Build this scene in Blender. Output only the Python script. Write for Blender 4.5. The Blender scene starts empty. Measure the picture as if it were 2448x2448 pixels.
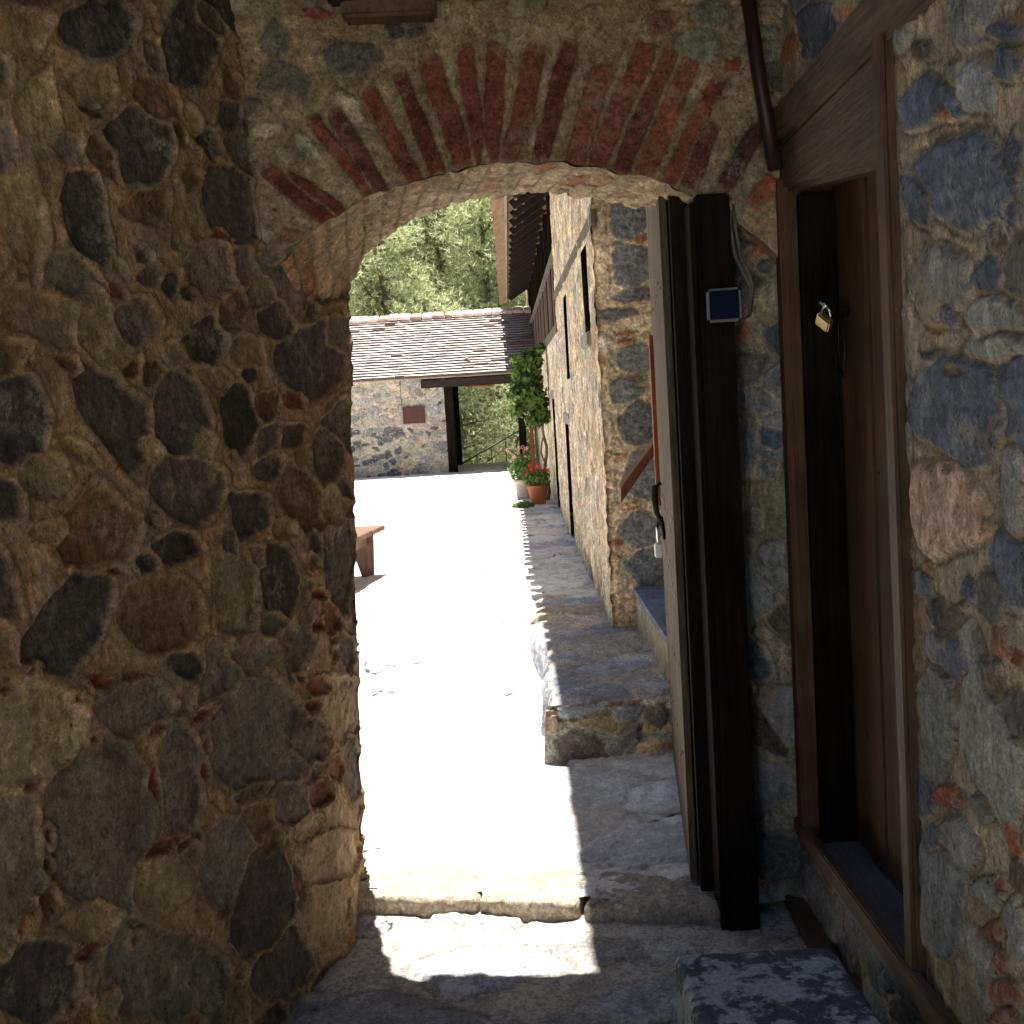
import bpy, bmesh, math, random
import numpy as np
from mathutils import Vector, Matrix
SC = bpy.context.scene
COL = bpy.context.scene.collection
LW= [('d', 2.868, 2.474, 0.124, 0.033, -0.016, -0.064), ('d', 3.246, 2.537, 0.124, 0.032, -0.025, -0.105), ('d', 2.966, 2.234, 0.123, 0.022, -0.018, -0.08), ('d', 2.728, 2.047, 0.062, 0.016, 0.011, -0.097), ('d', 3.37, 2.143, 0.115, 0.046, 0.069, -0.067), ('g', 3.213, 1.971, 0.117, 0.01, -0.016, -0.061), ('d', 2.948, 1.93, 0.035, 0.003, -0.008, -0.029), ('d', 3.007, 1.916, 0.035, 0.002, -0.008, -0.027), ('d', 3.085, 1.896, 0.035, 0.002, -0.007, -0.016), ('d', 3.144, 1.777, 0.081, 0.002, -0.016, -0.062), ('d', 2.717, 1.619, 0.072, 0.022, 0.08, -0.115), ('d', 2.987, 1.604, 0.095, -0.003, -0.018, -0.083), ('d', 3.248, 1.596, 0.09, -0.003, -0.022, -0.074), ('d', 2.98, 1.422, 0.134, -0.013, -0.017, -0.071), ('d', 2.415, 1.608, 0.08, -0.003, -0.017, -0.072), ('t', 2.515, 2.03, 0.062, 0.016, 0.006, -0.095), ('t', 2.535, 1.82, 0.094, -0.02, -0.034, -0.042), ('t', 2.604, 2.231, 0.058, 0.025, 0.02, -0.057), ('t', 2.815, 2.336, 0.067, 0.015, -0.008, -0.034), ('d', 3.403, 2.388, 0.067, 0.013, -0.009, -0.037), ('d', 3.283, 2.291, 0.042, 0.014, 0.017, -0.032), ('b', 3.442, 2.478, 0.042, 0.021, 0.033, -0.026), ('g', 3.46, 1.927, 0.078, 0.025, 0.037, -0.039), ('d', 3.723, 1.729, 0.186, 0.002, -0.014, -0.096), ('g', 3.412, 1.526, 0.065, -0.003, -0.008, -0.03), ('d', 3.542, 1.52, 0.06, -0.003, -0.013, -0.035), ('d', 3.394, 1.441, 0.09, -0.007, -0.008, -0.034), ('d', 3.807, 1.451, 0.115, -0.007, -0.017, -0.075), ('b', 2.963, 2.095, 0.076, 0.01, -0.008, -0.033), ('b', 3.173, 2.188, 0.041, 0.006, -0.007, -0.023), ('r', 3.271, 2.06, 0.035, -0.004, -0.016, -0.015), ('b', 2.79, 2.28, 0.039, -0.01, -0.011, -0.011), ('g', 2.846, 1.817, 0.076, 0.003, -0.015, -0.051), ('t', 3.499, 2.016, 0.046, 0.004, -0.007, -0.025), ('t', 2.599, 2.391, 0.057, 0.015, -0.009, -0.047), ('t', 2.589, 1.536, 0.053, -0.024, -0.016, -0.015), ('t', 2.474, 1.496, 0.065, -0.005, -0.008, -0.034), ('d', 3.865, 1.962, 0.121, 0.008, -0.004, -0.038), ('r', 3.592, 1.623, 0.069, -0.012, -0.027, -0.02), ('t', 3.344, 1.767, 0.076, 0.001, -0.008, -0.033), ('b', 2.623, 1.363, 0.119, -0.015, -0.01, -0.057), ('d', 3.253, 1.328, 0.104, -0.012, -0.015, -0.053), ('d', 2.507, 1.198, 0.072, -0.041, -0.082, -0.069), ('b', 2.802, 1.139, 0.143, -0.029, -0.017, -0.072), ('t', 3.135, 1.149, 0.094, -0.016, -0.025, -0.103), ('d', 3.354, 1.126, 0.084, -0.014, -0.019, -0.09), ('d', 3.863, 1.084, 0.163, -0.025, -0.021, -0.111), ('d', 2.907, 1.287, 0.084, -0.012, -0.008, -0.033), ('d', 2.775, 1.278, 0.04, -0.006, -0.007, -0.022), ('g', 3.026, 0.956, 0.074, -0.018, -0.016, -0.058), ('t', 2.347, 1.001, 0.108, -0.032, -0.012, -0.078), ('g', 2.496, 0.771, 0.136, -0.051, -0.028, -0.139), ('g', 2.796, 0.75, 0.073, -0.025, -0.026, -0.117), ('g', 3.167, 0.741, 0.199, -0.022, 0.052, -0.136), ('g', 2.666, 0.966, 0.119, -0.022, 0.0, -0.049), ('t', 3.802, 0.657, 0.265, -0.069, -0.023, -0.08), ('g', 2.237, 0.79, 0.063, -0.026, -0.02, -0.106), ('t', 2.657, 0.562, 0.09, -0.007, 0.025, -0.055), ('g', 2.924, 0.51, 0.092, -0.038, -0.023, -0.088), ('g', 3.267, 0.529, 0.083, -0.03, -0.01, -0.051), ('g', 3.44, 0.658, 0.082, -0.039, -0.049, -0.038), ('d', 3.862, 0.438, 0.141, -0.044, -0.027, -0.076), ('t', 3.595, 0.271, 0.275, -0.065, 0.136, -0.098), ('t', 3.422, 0.145, 0.183, -0.082, -0.022, -0.074), ('g', 2.657, 0.348, 0.182, -0.093, -0.018, -0.081), ('d', 2.263, 0.539, 0.091, -0.047, -0.016, -0.064), ('d', 3.077, 0.324, 0.121, -0.054, -0.032, -0.124), ('t', 2.448, 0.583, 0.065, -0.005, 0.021, -0.048), ('d', 3.111, 0.147, 0.125, -0.062, -0.017, -0.069), ('g', 3.159, 0.974, 0.11, -0.004, 0.016, -0.042), ('r', 2.311, 1.146, 0.029, -0.007, -0.001, -0.008), ('r', 2.563, 1.05, 0.049, -0.012, -0.001, -0.012), ('r', 2.671, 1.029, 0.05, -0.007, -0.001, -0.012), ('r', 3.562, 0.78, 0.103, -0.026, -0.012, -0.024), ('r', 3.479, 0.746, 0.064, -0.017, -0.007, -0.017), ('r', 2.739, 0.896, 0.055, -0.004, 0.004, -0.016), ('r', 2.918, 0.876, 0.05, -0.001, 0.008, -0.017), ('r', 2.921, 0.802, 0.02, -0.006, -0.002, -0.025), ('r', 2.906, 0.746, 0.019, -0.006, -0.002, -0.025), ('r', 2.348, 0.794, 0.019, -0.008, -0.008, -0.028), ('b', 2.333, 0.74, 0.019, -0.008, -0.002, -0.02), ('r', 2.318, 0.908, 0.035, -0.001, 0.004, -0.014), ('r', 2.688, 0.775, 0.02, -0.004, 0.007, -0.037), ('r', 2.705, 0.637, 0.095, -0.004, 0.009, -0.015), ('r', 2.413, 0.53, 0.055, -0.005, 0.009, -0.016), ('r', 3.455, 0.494, 0.063, -0.022, -0.008, -0.026), ('r', 3.628, 0.519, 0.102, -0.032, -0.018, -0.026), ('b', 3.256, 0.305, 0.034, -0.01, 0.019, -0.064), ('r', 2.245, 0.665, 0.014, -0.009, -0.017, -0.021), ('r', 2.664, 1.268, 0.04, -0.006, -0.001, -0.01), ('r', 3.132, 1.009, 0.059, -0.013, -0.001, -0.012), ('b', 2.316, 0.676, 0.024, -0.011, -0.007, -0.023), ('r', 3.579, 0.959, 0.104, -0.021, -0.007, -0.018), ('d', 2.881, 1.012, 0.074, -0.018, -0.003, -0.03), ('r', 3.721, 0.964, 0.079, -0.015, -0.014, -0.045), ('r', 3.628, 1.047, 0.099, -0.017, -0.006, -0.013), ('r', 2.512, 0.94, 0.02, -0.006, -0.001, -0.012), ('r', 2.481, 1.034, 0.02, -0.005, -0.001, -0.011), ('g', 3.116, 0.627, 0.105, -0.005, 0.013, -0.018)]
RW= [('u', 3.129, 2.436, -0.164, -0.046, 0.008, -0.057), ('u', 2.366, 2.095, -0.117, -0.027, 0.003, -0.041), ('p', 2.107, 2.064, -0.068, -0.016, 0.002, -0.034), ('u', 2.188, 1.919, -0.21, -0.035, 0.004, -0.061), ('p', 2.313, 1.757, -0.135, -0.012, 0.005, -0.063), ('u', 2.059, 1.743, -0.066, -0.006, 0.001, -0.025), ('u', 2.009, 2.123, -0.09, -0.026, 0.001, -0.015), ('u', 1.978, 2.067, -0.05, -0.013, 0.001, -0.02), ('u', 1.953, 1.922, -0.031, -0.006, 0.001, -0.027), ('u', 1.961, 1.836, -0.034, -0.005, 0.001, -0.023), ('p', 2.056, 1.675, -0.104, -0.006, 0.002, -0.03), ('o', 3.433, 2.477, -0.061, -0.022, 0.071, -0.021), ('o', 3.376, 2.394, -0.064, -0.016, 0.003, -0.02), ('o', 2.246, 2.049, -0.035, 0.002, -0.023, -0.015), ('g', 3.633, 2.4, -0.085, -0.02, 0.007, -0.04), ('o', 2.866, 2.411, -0.105, -0.031, 0.002, -0.014), ('b', 2.362, 2.195, -0.054, -0.015, 0.001, -0.012), ('u', 2.263, 1.703, -0.05, -0.003, 0.002, -0.027), ('t', 3.87, 1.938, -0.109, -0.011, 0.011, -0.054), ('g', 3.707, 1.876, -0.089, -0.008, 0.011, -0.057), ('p', 2.044, 1.634, -0.116, -0.005, 0.001, -0.024), ('u', 2.232, 1.527, -0.223, -0.027, 0.066, -0.062), ('e', 2.337, 1.331, -0.15, 0.014, 0.006, -0.076), ('u', 2.361, 1.626, -0.041, -0.001, 0.001, -0.011), ('p', 2.235, 1.598, -0.053, -0.001, 0.001, -0.009), ('p', 1.986, 1.412, -0.042, 0.003, 0.005, -0.088), ('u', 2.266, 1.418, -0.025, 0.001, 0.001, -0.008), ('u', 2.458, 1.176, -0.04, 0.014, -0.043, -0.02), ('d', 2.363, 1.119, -0.056, 0.01, 0.003, -0.039), ('u', 2.367, 1.063, -0.051, 0.014, -0.018, -0.038), ('b', 2.251, 1.136, -0.042, 0.008, 0.002, -0.025), ('u', 2.195, 1.2, -0.028, 0.004, 0.001, -0.018), ('o', 2.114, 1.331, -0.028, 0.003, 0.001, -0.012), ('o', 2.404, 1.219, -0.034, 0.005, 0.001, -0.013), ('p', 3.987, 1.618, -0.083, -0.001, 0.009, -0.045), ('p', 3.872, 1.389, -0.235, 0.01, 0.016, -0.083), ('p', 4.139, 1.15, -0.128, 0.012, 0.012, -0.057), ('p', 3.848, 0.975, -0.197, 0.03, 0.02, -0.108), ('g', 3.973, 0.715, -0.132, 0.028, 0.01, -0.051), ('g', 2.091, 1.211, -0.055, 0.017, -0.028, -0.028), ('g', 2.554, 1.318, -0.005, 0.0, 0.0, -0.002), ('g', 3.681, 1.629, -0.066, -0.001, 0.008, -0.044), ('p', 2.388, 0.921, -0.105, 0.031, -0.015, -0.085), ('p', 2.115, 0.937, -0.095, 0.038, -0.071, -0.094), ('p', 2.399, 0.525, -0.118, 0.055, -0.032, -0.13), ('u', 2.485, 0.737, -0.048, 0.021, -0.039, -0.027), ('r', 2.331, 0.774, -0.055, 0.004, 0.027, -0.023), ('p', 2.162, 0.808, -0.035, 0.02, -0.034, -0.012), ('p', 2.282, 0.695, -0.062, 0.036, -0.055, -0.016), ('p', 2.123, 0.665, -0.072, 0.019, 0.02, -0.028), ('p', 2.019, 0.642, -0.035, 0.016, 0.003, -0.06), ('r', 2.111, 0.597, -0.073, 0.033, 0.001, -0.016), ('r', 2.09, 0.552, -0.071, 0.034, 0.001, -0.017), ('r', 2.062, 0.515, -0.081, 0.04, 0.001, -0.018), ('r', 2.08, 0.458, -0.075, 0.039, 0.001, -0.013), ('r', 2.01, 0.809, -0.023, 0.012, -0.02, -0.017), ('r', 2.082, 0.698, -0.033, 0.002, 0.02, -0.017), ('p', 3.711, 0.369, -0.116, 0.037, 0.012, -0.072), ('p', 4.246, 0.186, -0.104, 0.039, -0.066, -0.036), ('p', 3.835, 0.061, -0.07, 0.027, 0.008, -0.05), ('p', 3.353, 0.107, -0.088, 0.048, -0.142, -0.022), ('p', 2.941, 0.191, -0.089, 0.053, -0.11, -0.022), ('b', 4.068, 0.357, -0.21, 0.061, 0.01, -0.054), ('g', 2.635, 0.183, -0.096, 0.05, 0.003, -0.036), ('g', 3.655, 0.153, -0.182, 0.07, 0.009, -0.055), ('p', 3.906, -0.208, -0.157, 0.07, 0.012, -0.067), ('g', 4.231, -0.194, -0.122, 0.05, 0.015, -0.079), ('u', 2.788, 0.177, -0.067, 0.033, 0.003, -0.026)]
FB= [(-0.341, 2.17, -0.493, 2.393), (-0.308, 2.158, -0.43, 2.404), (-0.205, 2.179, -0.337, 2.458), (-0.151, 2.221, -0.244, 2.485), (-0.075, 2.229, -0.164, 2.529), (-0.028, 2.23, -0.062, 2.555), (-0.007, 2.234, 0.033, 2.554), (0.052, 2.238, 0.137, 2.543), (0.123, 2.226, 0.228, 2.542), (0.213, 2.188, 0.313, 2.476), (0.277, 2.208, 0.437, 2.53), (0.344, 2.188, 0.507, 2.517), (0.411, 2.176, 0.569, 2.502), (0.477, 2.147, 0.632, 2.425), (0.629, 2.138, 0.736, 2.288), (0.53, 2.143, 0.608, 2.309), (0.702, 2.075, 0.775, 2.151), (-0.416, 2.119, -0.57, 2.242), (-0.453, 2.092, -0.626, 2.268)]
FS= [('g', -0.558, 2.499, 0.075, -0.004, -0.003, -0.043), ('g', -0.402, 2.663, 0.003, -0.0, -0.0, -0.003), ('g', -0.578, 2.604, 0.041, -0.002, -0.004, -0.046), ('g', -0.375, 2.55, 0.075, -0.004, -0.003, -0.046), ('p', -0.385, 2.411, 0.02, 0.012, 0.032, -0.051), ('p', -0.514, 2.321, 0.014, 0.015, 0.034, -0.032), ('p', -0.573, 2.303, 0.01, 0.01, 0.02, -0.018)]


# ------------------------------------------------------------------ noise
def _tab(seed): return np.random.RandomState(seed).rand(256, 256).astype(np.float32)
_T = {}
def vn(x, y, seed=0):
    if seed not in _T: _T[seed] = _tab(seed)
    T = _T[seed]
    xf = np.floor(x); yf = np.floor(y)
    fx = x-xf; fy = y-yf
    fx = fx*fx*(3-2*fx); fy = fy*fy*(3-2*fy)
    xi = xf.astype(np.int64) & 255; yi = yf.astype(np.int64) & 255
    x1 = (xi+1) & 255; y1 = (yi+1) & 255
    return (T[xi, yi]*(1-fx)+T[x1, yi]*fx)*(1-fy)+(T[xi, y1]*(1-fx)+T[x1, y1]*fx)*fy
def fbm(x, y, seed=0, o=4, g=.5):
    s = 0; a = 1; t = 0
    for i in range(o):
        s = s+a*vn(x*2**i+i*17.3, y*2**i+i*9.1, seed+i); t += a; a *= g
    return s/t
def sstep(a, b, x):
    t = np.clip((x-a)/(b-a), 0, 1); return t*t*(3-2*t)

# ------------------------------------------------------------------ objects
def tag(o, label=None, cat=None, group=None, kind=None):
    if label: o['label'] = label
    if cat: o['category'] = cat
    if group: o['group'] = group
    if kind: o['kind'] = kind
    return o
def empty(name, loc=(0,0,0), rz=0, label=None, cat=None, group=None):
    o = bpy.data.objects.new(name, None); COL.objects.link(o)
    o.location = loc; o.rotation_euler = (0,0,rz); o.empty_display_size = .1
    return tag(o, label, cat, group)
def link(name, me, mat, parent=None):
    o = bpy.data.objects.new(name, me); COL.objects.link(o)
    if mat is not None:
        for m in (mat if isinstance(mat, (list,tuple)) else [mat]): me.materials.append(m)
    if parent: o.parent = parent
    return o
def np_mesh(name, V, Q, cols=None, smooth=True):
    """V (n,3), Q (m,k) index arrays"""
    me = bpy.data.meshes.new(name)
    V = np.ascontiguousarray(V, dtype=np.float32); Q = np.ascontiguousarray(Q, dtype=np.int32)
    me.vertices.add(len(V)); me.vertices.foreach_set('co', V.ravel())
    k = Q.shape[1]
    me.loops.add(Q.size); me.loops.foreach_set('vertex_index', Q.ravel())
    me.polygons.add(len(Q))
    me.polygons.foreach_set('loop_start', np.arange(0, Q.size, k, dtype=np.int32))
    me.polygons.foreach_set('use_smooth', np.full(len(Q), smooth))
    me.update(calc_edges=True); me.validate()
    if cols is not None:
        a = me.attributes.new('Col', 'FLOAT_COLOR', 'POINT')
        a.data.foreach_set('color', np.ascontiguousarray(cols, dtype=np.float32).ravel())
    return me
def grid_quads(nu, nv, keep=None):
    i = np.arange(nu*nv).reshape(nu, nv)
    q = np.stack([i[:-1,:-1], i[1:,:-1], i[1:,1:], i[:-1,1:]], -1)
    if keep is not None: q = q[keep]
    return q.reshape(-1, 4)

class MB:
    def __init__(s): s.bm = bmesh.new()
    def box(s, x0,x1,y0,y1,z0,z1, bev=0):
        m = bmesh.new()
        bmesh.ops.create_cube(m, size=1)
        for v in m.verts: v.co = Vector((x0 if v.co.x<0 else x1, y0 if v.co.y<0 else y1, z0 if v.co.z<0 else z1))
        if bev: bmesh.ops.bevel(m, geom=m.edges[:], offset=bev, segments=2, affect='EDGES')
        s.add(m); return s
    def obox(s, c, dims, mat3, bev=0):
        m = bmesh.new(); bmesh.ops.create_cube(m, size=1)
        for v in m.verts: v.co = Vector((v.co.x*dims[0], v.co.y*dims[1], v.co.z*dims[2]))
        if bev: bmesh.ops.bevel(m, geom=m.edges[:], offset=bev, segments=2, affect='EDGES')
        for v in m.verts: v.co = mat3 @ v.co + Vector(c)
        s.add(m); return s
    def hexa(s, p, bev=0):   # 8 points: bottom 4 ccw, top 4 ccw
        m = bmesh.new(); v = [m.verts.new(q) for q in p]
        for f in ((3,2,1,0),(4,5,6,7),(0,1,5,4),(1,2,6,5),(2,3,7,6),(3,0,4,7)): m.faces.new([v[i] for i in f])
        if bev: bmesh.ops.bevel(m, geom=m.edges[:], offset=bev, segments=2, affect='EDGES')
        s.add(m); return s
    def beam(s, a, b, w, h, bev=.004):
        a = Vector(a); b = Vector(b); d = b-a; L = d.length
        q = d.to_track_quat('Y', 'Z').to_matrix()
        return s.obox((a+b)/2, (w, L, h), q, bev)
    def tube(s, pts, r, n=8, caps=True):
        m = s.bm; pts = [Vector(p) for p in pts]; rings = []
        rr = r if isinstance(r, (list,tuple)) else [r]*len(pts)
        for i,p in enumerate(pts):
            d = (pts[min(i+1,len(pts)-1)]-pts[max(i-1,0)]).normalized()
            up = Vector((0,0,1)) if abs(d.z)<.9 else Vector((1,0,0))
            a = d.cross(up).normalized(); b = d.cross(a)
            rings.append([m.verts.new(p+(a*math.cos(t)+b*math.sin(t))*rr[i]) for t in [2*math.pi*k/n for k in range(n)]])
        for i in range(len(rings)-1):
            for k in range(n):
                f = m.faces.new((rings[i][k], rings[i][(k+1)%n], rings[i+1][(k+1)%n], rings[i+1][k])); f.smooth = True
        if caps:
            m.faces.new(rings[0][::-1]); m.faces.new(rings[-1])
        return s
    def lathe(s, c, prof, n=32):
        m = s.bm; c = Vector(c); rings = []
        for r,z in prof: rings.append([m.verts.new(c+Vector((r*math.cos(2*math.pi*k/n), r*math.sin(2*math.pi*k/n), z))) for k in range(n)])
        for i in range(len(rings)-1):
            for k in range(n):
                f = m.faces.new((rings[i][k], rings[i][(k+1)%n], rings[i+1][(k+1)%n], rings[i+1][k])); f.smooth = True
        return s
    def add(s, m):
        me = bpy.data.meshes.new('t'); m.to_mesh(me); m.free(); s.bm.from_mesh(me); bpy.data.meshes.remove(me)
    def build(s, name, mat, parent=None, smooth=None):
        bmesh.ops.recalc_face_normals(s.bm, faces=s.bm.faces[:])
        me = bpy.data.meshes.new(name); s.bm.to_mesh(me); s.bm.free()
        return link(name, me, mat, parent)

# ------------------------------------------------------------------ materials
class NT:
    def __init__(s, name):
        s.m = bpy.data.materials.new(name); s.m.use_nodes = True
        s.t = s.m.node_tree; s.t.nodes.clear()
        s.out = s.n('ShaderNodeOutputMaterial'); s.b = s.n('ShaderNodeBsdfPrincipled')
        s.l(s.b.outputs[0], s.out.inputs[0])
    def n(s, t, **k):
        n = s.t.nodes.new(t)
        for a,v in k.items(): setattr(n, a, v)
        return n
    def l(s, a, b): s.t.links.new(a, b)
    def co(s, scale=(1,1,1)):
        tc = s.n('ShaderNodeTexCoord'); mp = s.n('ShaderNodeMapping'); s.l(tc.outputs['Object'], mp.inputs[0])
        mp.inputs['Scale'].default_value = scale; return mp.outputs[0]
    def noise(s, co, scale, detail=4, rough=.55, dist=0):
        n = s.n('ShaderNodeTexNoise'); s.l(co, n.inputs['Vector']); n.inputs['Scale'].default_value = scale
        n.inputs['Detail'].default_value = detail; n.inputs['Roughness'].default_value = rough; n.inputs['Distortion'].default_value = dist
        return n.outputs['Fac']
    def ramp(s, fac, pts):
        r = s.n('ShaderNodeValToRGB'); e = r.color_ramp.elements
        while len(e) < len(pts): e.new(.5)
        for q,(p,c) in zip(e, pts):
            q.position = p; q.color = (c,c,c,1) if isinstance(c,(int,float)) else (*c,1)
        s.l(fac, r.inputs[0]); return r.outputs[0]
    def mix(s, fac, a, b, mode='MIX'):
        m = s.n('ShaderNodeMix', data_type='RGBA', blend_type=mode)
        for i,v in ((0,fac),(6,a),(7,b)):
            if hasattr(v, 'is_linked') or hasattr(v,'links'): s.l(v, m.inputs[i])
            else: m.inputs[i].default_value = v if i == 0 else (*v,1)
        return m.outputs[2]
    def math(s, op, a, b=None):
        m = s.n('ShaderNodeMath', operation=op)
        for i,v in ((0,a),(1,b)):
            if v is None: continue
            if hasattr(v,'links'): s.l(v, m.inputs[i])
            else: m.inputs[i].default_value = v
        return m.outputs[0]
    def bump(s, h, dist, strength=1, prev=None):
        b = s.n('ShaderNodeBump'); b.inputs['Distance'].default_value = dist; b.inputs['Strength'].default_value = strength
        s.l(h, b.inputs['Height'])
        if prev: s.l(prev, b.inputs['Normal'])
        return b.outputs[0]
    def fin(s, col=None, rough=.85, normal=None, spec=.3, metal=0):
        if col is not None:
            if hasattr(col,'links'): s.l(col, s.b.inputs['Base Color'])
            else: s.b.inputs['Base Color'].default_value = (*col,1)
        if hasattr(rough,'links'): s.l(rough, s.b.inputs['Roughness'])
        else: s.b.inputs['Roughness'].default_value = rough
        s.b.inputs['Specular IOR Level'].default_value = spec; s.b.inputs['Metallic'].default_value = metal
        if normal: s.l(normal, s.b.inputs['Normal'])
        return s.m

def masonry_mat(name, bump=.004, fine=110, lichen=.35, lichcol=(.42,.4,.34), streak=(1,1,1), gain=1.3, con=1, rust=.45, rustcol=(.30,.19,.085), rough=.88, spec=.25):
    t = NT(name); c = t.co(); at = t.n('ShaderNodeAttribute', attribute_name='Col')
    sk = at.outputs['Alpha']       # 1 on stones, 0 on mortar
    n1 = t.noise(c, 9, 5, .6); n2 = t.noise(c, 45, 6, .72); n3 = t.noise(c, fine, 5, .75)
    cs = t.co(streak); n4 = t.noise(cs, 30, 6, .75, .3); n5 = t.noise(c, 230, 3, .6)
    col = t.mix(1, at.outputs['Color'], t.ramp(n1, [(.3,.68),(.7,1.32)]), 'MULTIPLY')
    col = t.mix(1, col, t.ramp(n2, [(.28,.45),(.5,1.0),(.72,1.6)]), 'MULTIPLY')
    col = t.mix(1, col, t.ramp(n3, [(.3,.6),(.5,1.0),(.7,1.45)]), 'MULTIPLY')
    col = t.mix(.9, col, t.ramp(n4, [(.3,.6),(.7,1.4)]), 'MULTIPLY')
    # small aggregate grains in the mortar
    vo = t.n('ShaderNodeTexVoronoi'); t.l(c, vo.inputs['Vector']); vo.inputs['Scale'].default_value = 95; vo.inputs['Randomness'].default_value = 1
    gr = t.math('MULTIPLY', t.ramp(vo.outputs['Distance'], [(.22,1),(.36,0)]), t.math('SUBTRACT', 1.0, sk))
    gsel = t.ramp(t.noise(c, 33, 2), [(.50,0),(.56,.75)])
    col = t.mix(t.math('MULTIPLY', gr, gsel), col, t.mix(t.ramp(vo.outputs['Color'], [(.2,0),(.8,1)]), (.06,.05,.04), (.42,.36,.27)))
    # pale lichen / lime smears that gather in patches, with fine crusty specks
    lm = t.math('MULTIPLY', t.ramp(t.noise(c, 6.5, 3, .5), [(.50,0),(.62,1)]), t.ramp(t.noise(c, 42, 7, .8), [(.50,0),(.55,1)]))
    sp = t.math('MULTIPLY', t.ramp(t.noise(c, 95, 5, .8), [(.60,0),(.64,.8)]), t.math('MULTIPLY', sk, t.ramp(t.noise(c, 3.1, 2), [(.45,.1),(.6,1)])))
    col = t.mix(t.math('MULTIPLY', t.math('MAXIMUM', lm, sp), lichen), col, lichcol)
    rm = t.math('MULTIPLY', t.ramp(t.noise(c, 4.3, 4, .6), [(.55,0),(.68,1)]), t.ramp(n2, [(.42,0),(.6,rust)]))
    col = t.mix(rm, col, rustcol)
    dk = t.ramp(t.noise(c, 62, 5, .75), [(.31,0.22),(.40,1)])
    col = t.mix(1, col, dk, 'MULTIPLY')
    col = t.mix(1, col, (gain,gain,gain), 'MULTIPLY')
    if con < 1: col = t.mix(con, at.outputs['Color'], col)
    nb = t.bump(n5, bump*.35, .7); nb = t.bump(dk, bump*1.2, .6, nb)
    nb = t.bump(n2, bump*2.8, .9, nb); nb = t.bump(n4, bump*2, .7, nb); nb = t.bump(n3, bump*1.2, .9, nb)
    return t.fin(col, rough, nb, spec)
def wood_mat(name, base, dark, axis='z', rough=.7, weather=0, scale=1, pale=(.4,.37,.33), spec=.3):
    t = NT(name); st = {'x':(.06,1,1),'y':(1,.06,1),'z':(1,1,.06)}[axis]
    c = t.co(tuple(v*scale for v in st)); n1 = t.noise(c, 60, 6, .65, .4); n2 = t.noise(t.co(), 5, 3); n3 = t.noise(c, 180, 3, .6)
    col = t.mix(t.ramp(n1, [(.32,0),(.68,1)]), dark, base)
    col = t.mix(1, col, t.ramp(n2, [(.3,.65),(.7,1.25)]), 'MULTIPLY')
    if weather: col = t.mix(t.math('MULTIPLY', t.ramp(n3, [(.45,0),(.65,1)]), weather), col, pale)
    nb = t.bump(n1, .006, .8); nb = t.bump(n3, .002, .7, nb)
    return t.fin(col, rough, nb, spec)
def plain(name, col, rough=.6, metal=0, var=.25, scale=20, bump=.0, spec=.4):
    t = NT(name); n = t.noise(t.co(), scale, 4)
    cc = t.mix(1, col, t.ramp(n, [(.3,1-var),(.7,1+var)]), 'MULTIPLY')
    return t.fin(cc, rough, t.bump(n, bump, .6) if bump else None, spec, metal)
def leaf_mat(name, c1, c2, scale=3, trans=.35, rough=.55):
    t = NT(name); n = t.noise(t.co(), scale, 3); geo = t.n('ShaderNodeNewGeometry')
    f = t.math('ADD', t.math('MULTIPLY', geo.outputs['Random Per Island'], .5), t.math('MULTIPLY', n, .5))
    col = t.ramp(f, [(.3,c1),(.7,c2)])
    t.l(col, t.b.inputs['Base Color']); t.b.inputs['Roughness'].default_value = rough; t.b.inputs['Specular IOR Level'].default_value=.3
    tr = t.n('ShaderNodeBsdfTranslucent'); t.l(col, tr.inputs[0]); mx = t.n('ShaderNodeMixShader'); mx.inputs[0].default_value = trans
    t.l(t.b.outputs[0], mx.inputs[1]); t.l(tr.outputs[0], mx.inputs[2]); t.l(mx.outputs[0], t.out.inputs[0])
    return t.m

M = {}
M['wallL'] = masonry_mat('rubble_dark', .004, 120, .75, (.30,.27,.20), (1,1,.35))
M['wallR'] = masonry_mat('rubble_blue', .005, 140, .6, (.46,.46,.46), (1,.9,.16), spec=.45, rust=.9, rustcol=(.44,.30,.13))
M['face'] = masonry_mat('rubble_arch', .004, 120, .5, (.34,.30,.23))
M['bldg'] = masonry_mat('rubble_pale', .006, 60, .3, (.5,.47,.4))
M['floor'] = masonry_mat('paving_slate', .0045, 90, .5, (.5,.48,.45), (1,.35,1), rough=.8, con=.7, gain=1.45)
M['court'] = masonry_mat('courtyard_slate', .003, 90, .3, (.6,.58,.55), (1,.35,1), rough=.8, gain=1.2, con=.42)
M['block'] = masonry_mat('lichen_block', .003, 90, 1.0, (.42,.45,.48))
M['wood_dark'] = wood_mat('wood_dark', (.024,.016,.011), (.007,.005,.004), 'z', .92, 0, 1, (.4,.37,.33), .08)
M['wood_darkx'] = wood_mat('wood_dark_horizontal', (.035,.02,.014), (.014,.009,.007), 'x', .65)
M['wood_door'] = wood_mat('wood_door', (.14,.078,.042), (.05,.028,.016), 'z', .6)
M['wood_frame'] = wood_mat('wood_frame', (.16,.08,.04), (.07,.033,.018), 'z', .6)
M['wood_lintel'] = wood_mat('wood_lintel', (.14,.095,.06), (.05,.034,.022), 'y', .75, .1)
M['wood_rail'] = wood_mat('wood_rail', (.17,.105,.065), (.08,.045,.026), 'y', .65)
M['wood_leaf'] = wood_mat('wood_leaf', (.155,.105,.066), (.055,.035,.022), 'z', .8, .15)
M['wood_red'] = wood_mat('wood_red', (.32,.085,.03), (.18,.045,.018), 'z', .5)
M['wood_redx'] = wood_mat('wood_red_beam', (.22,.075,.035), (.10,.035,.018), 'y', .6)
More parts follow.
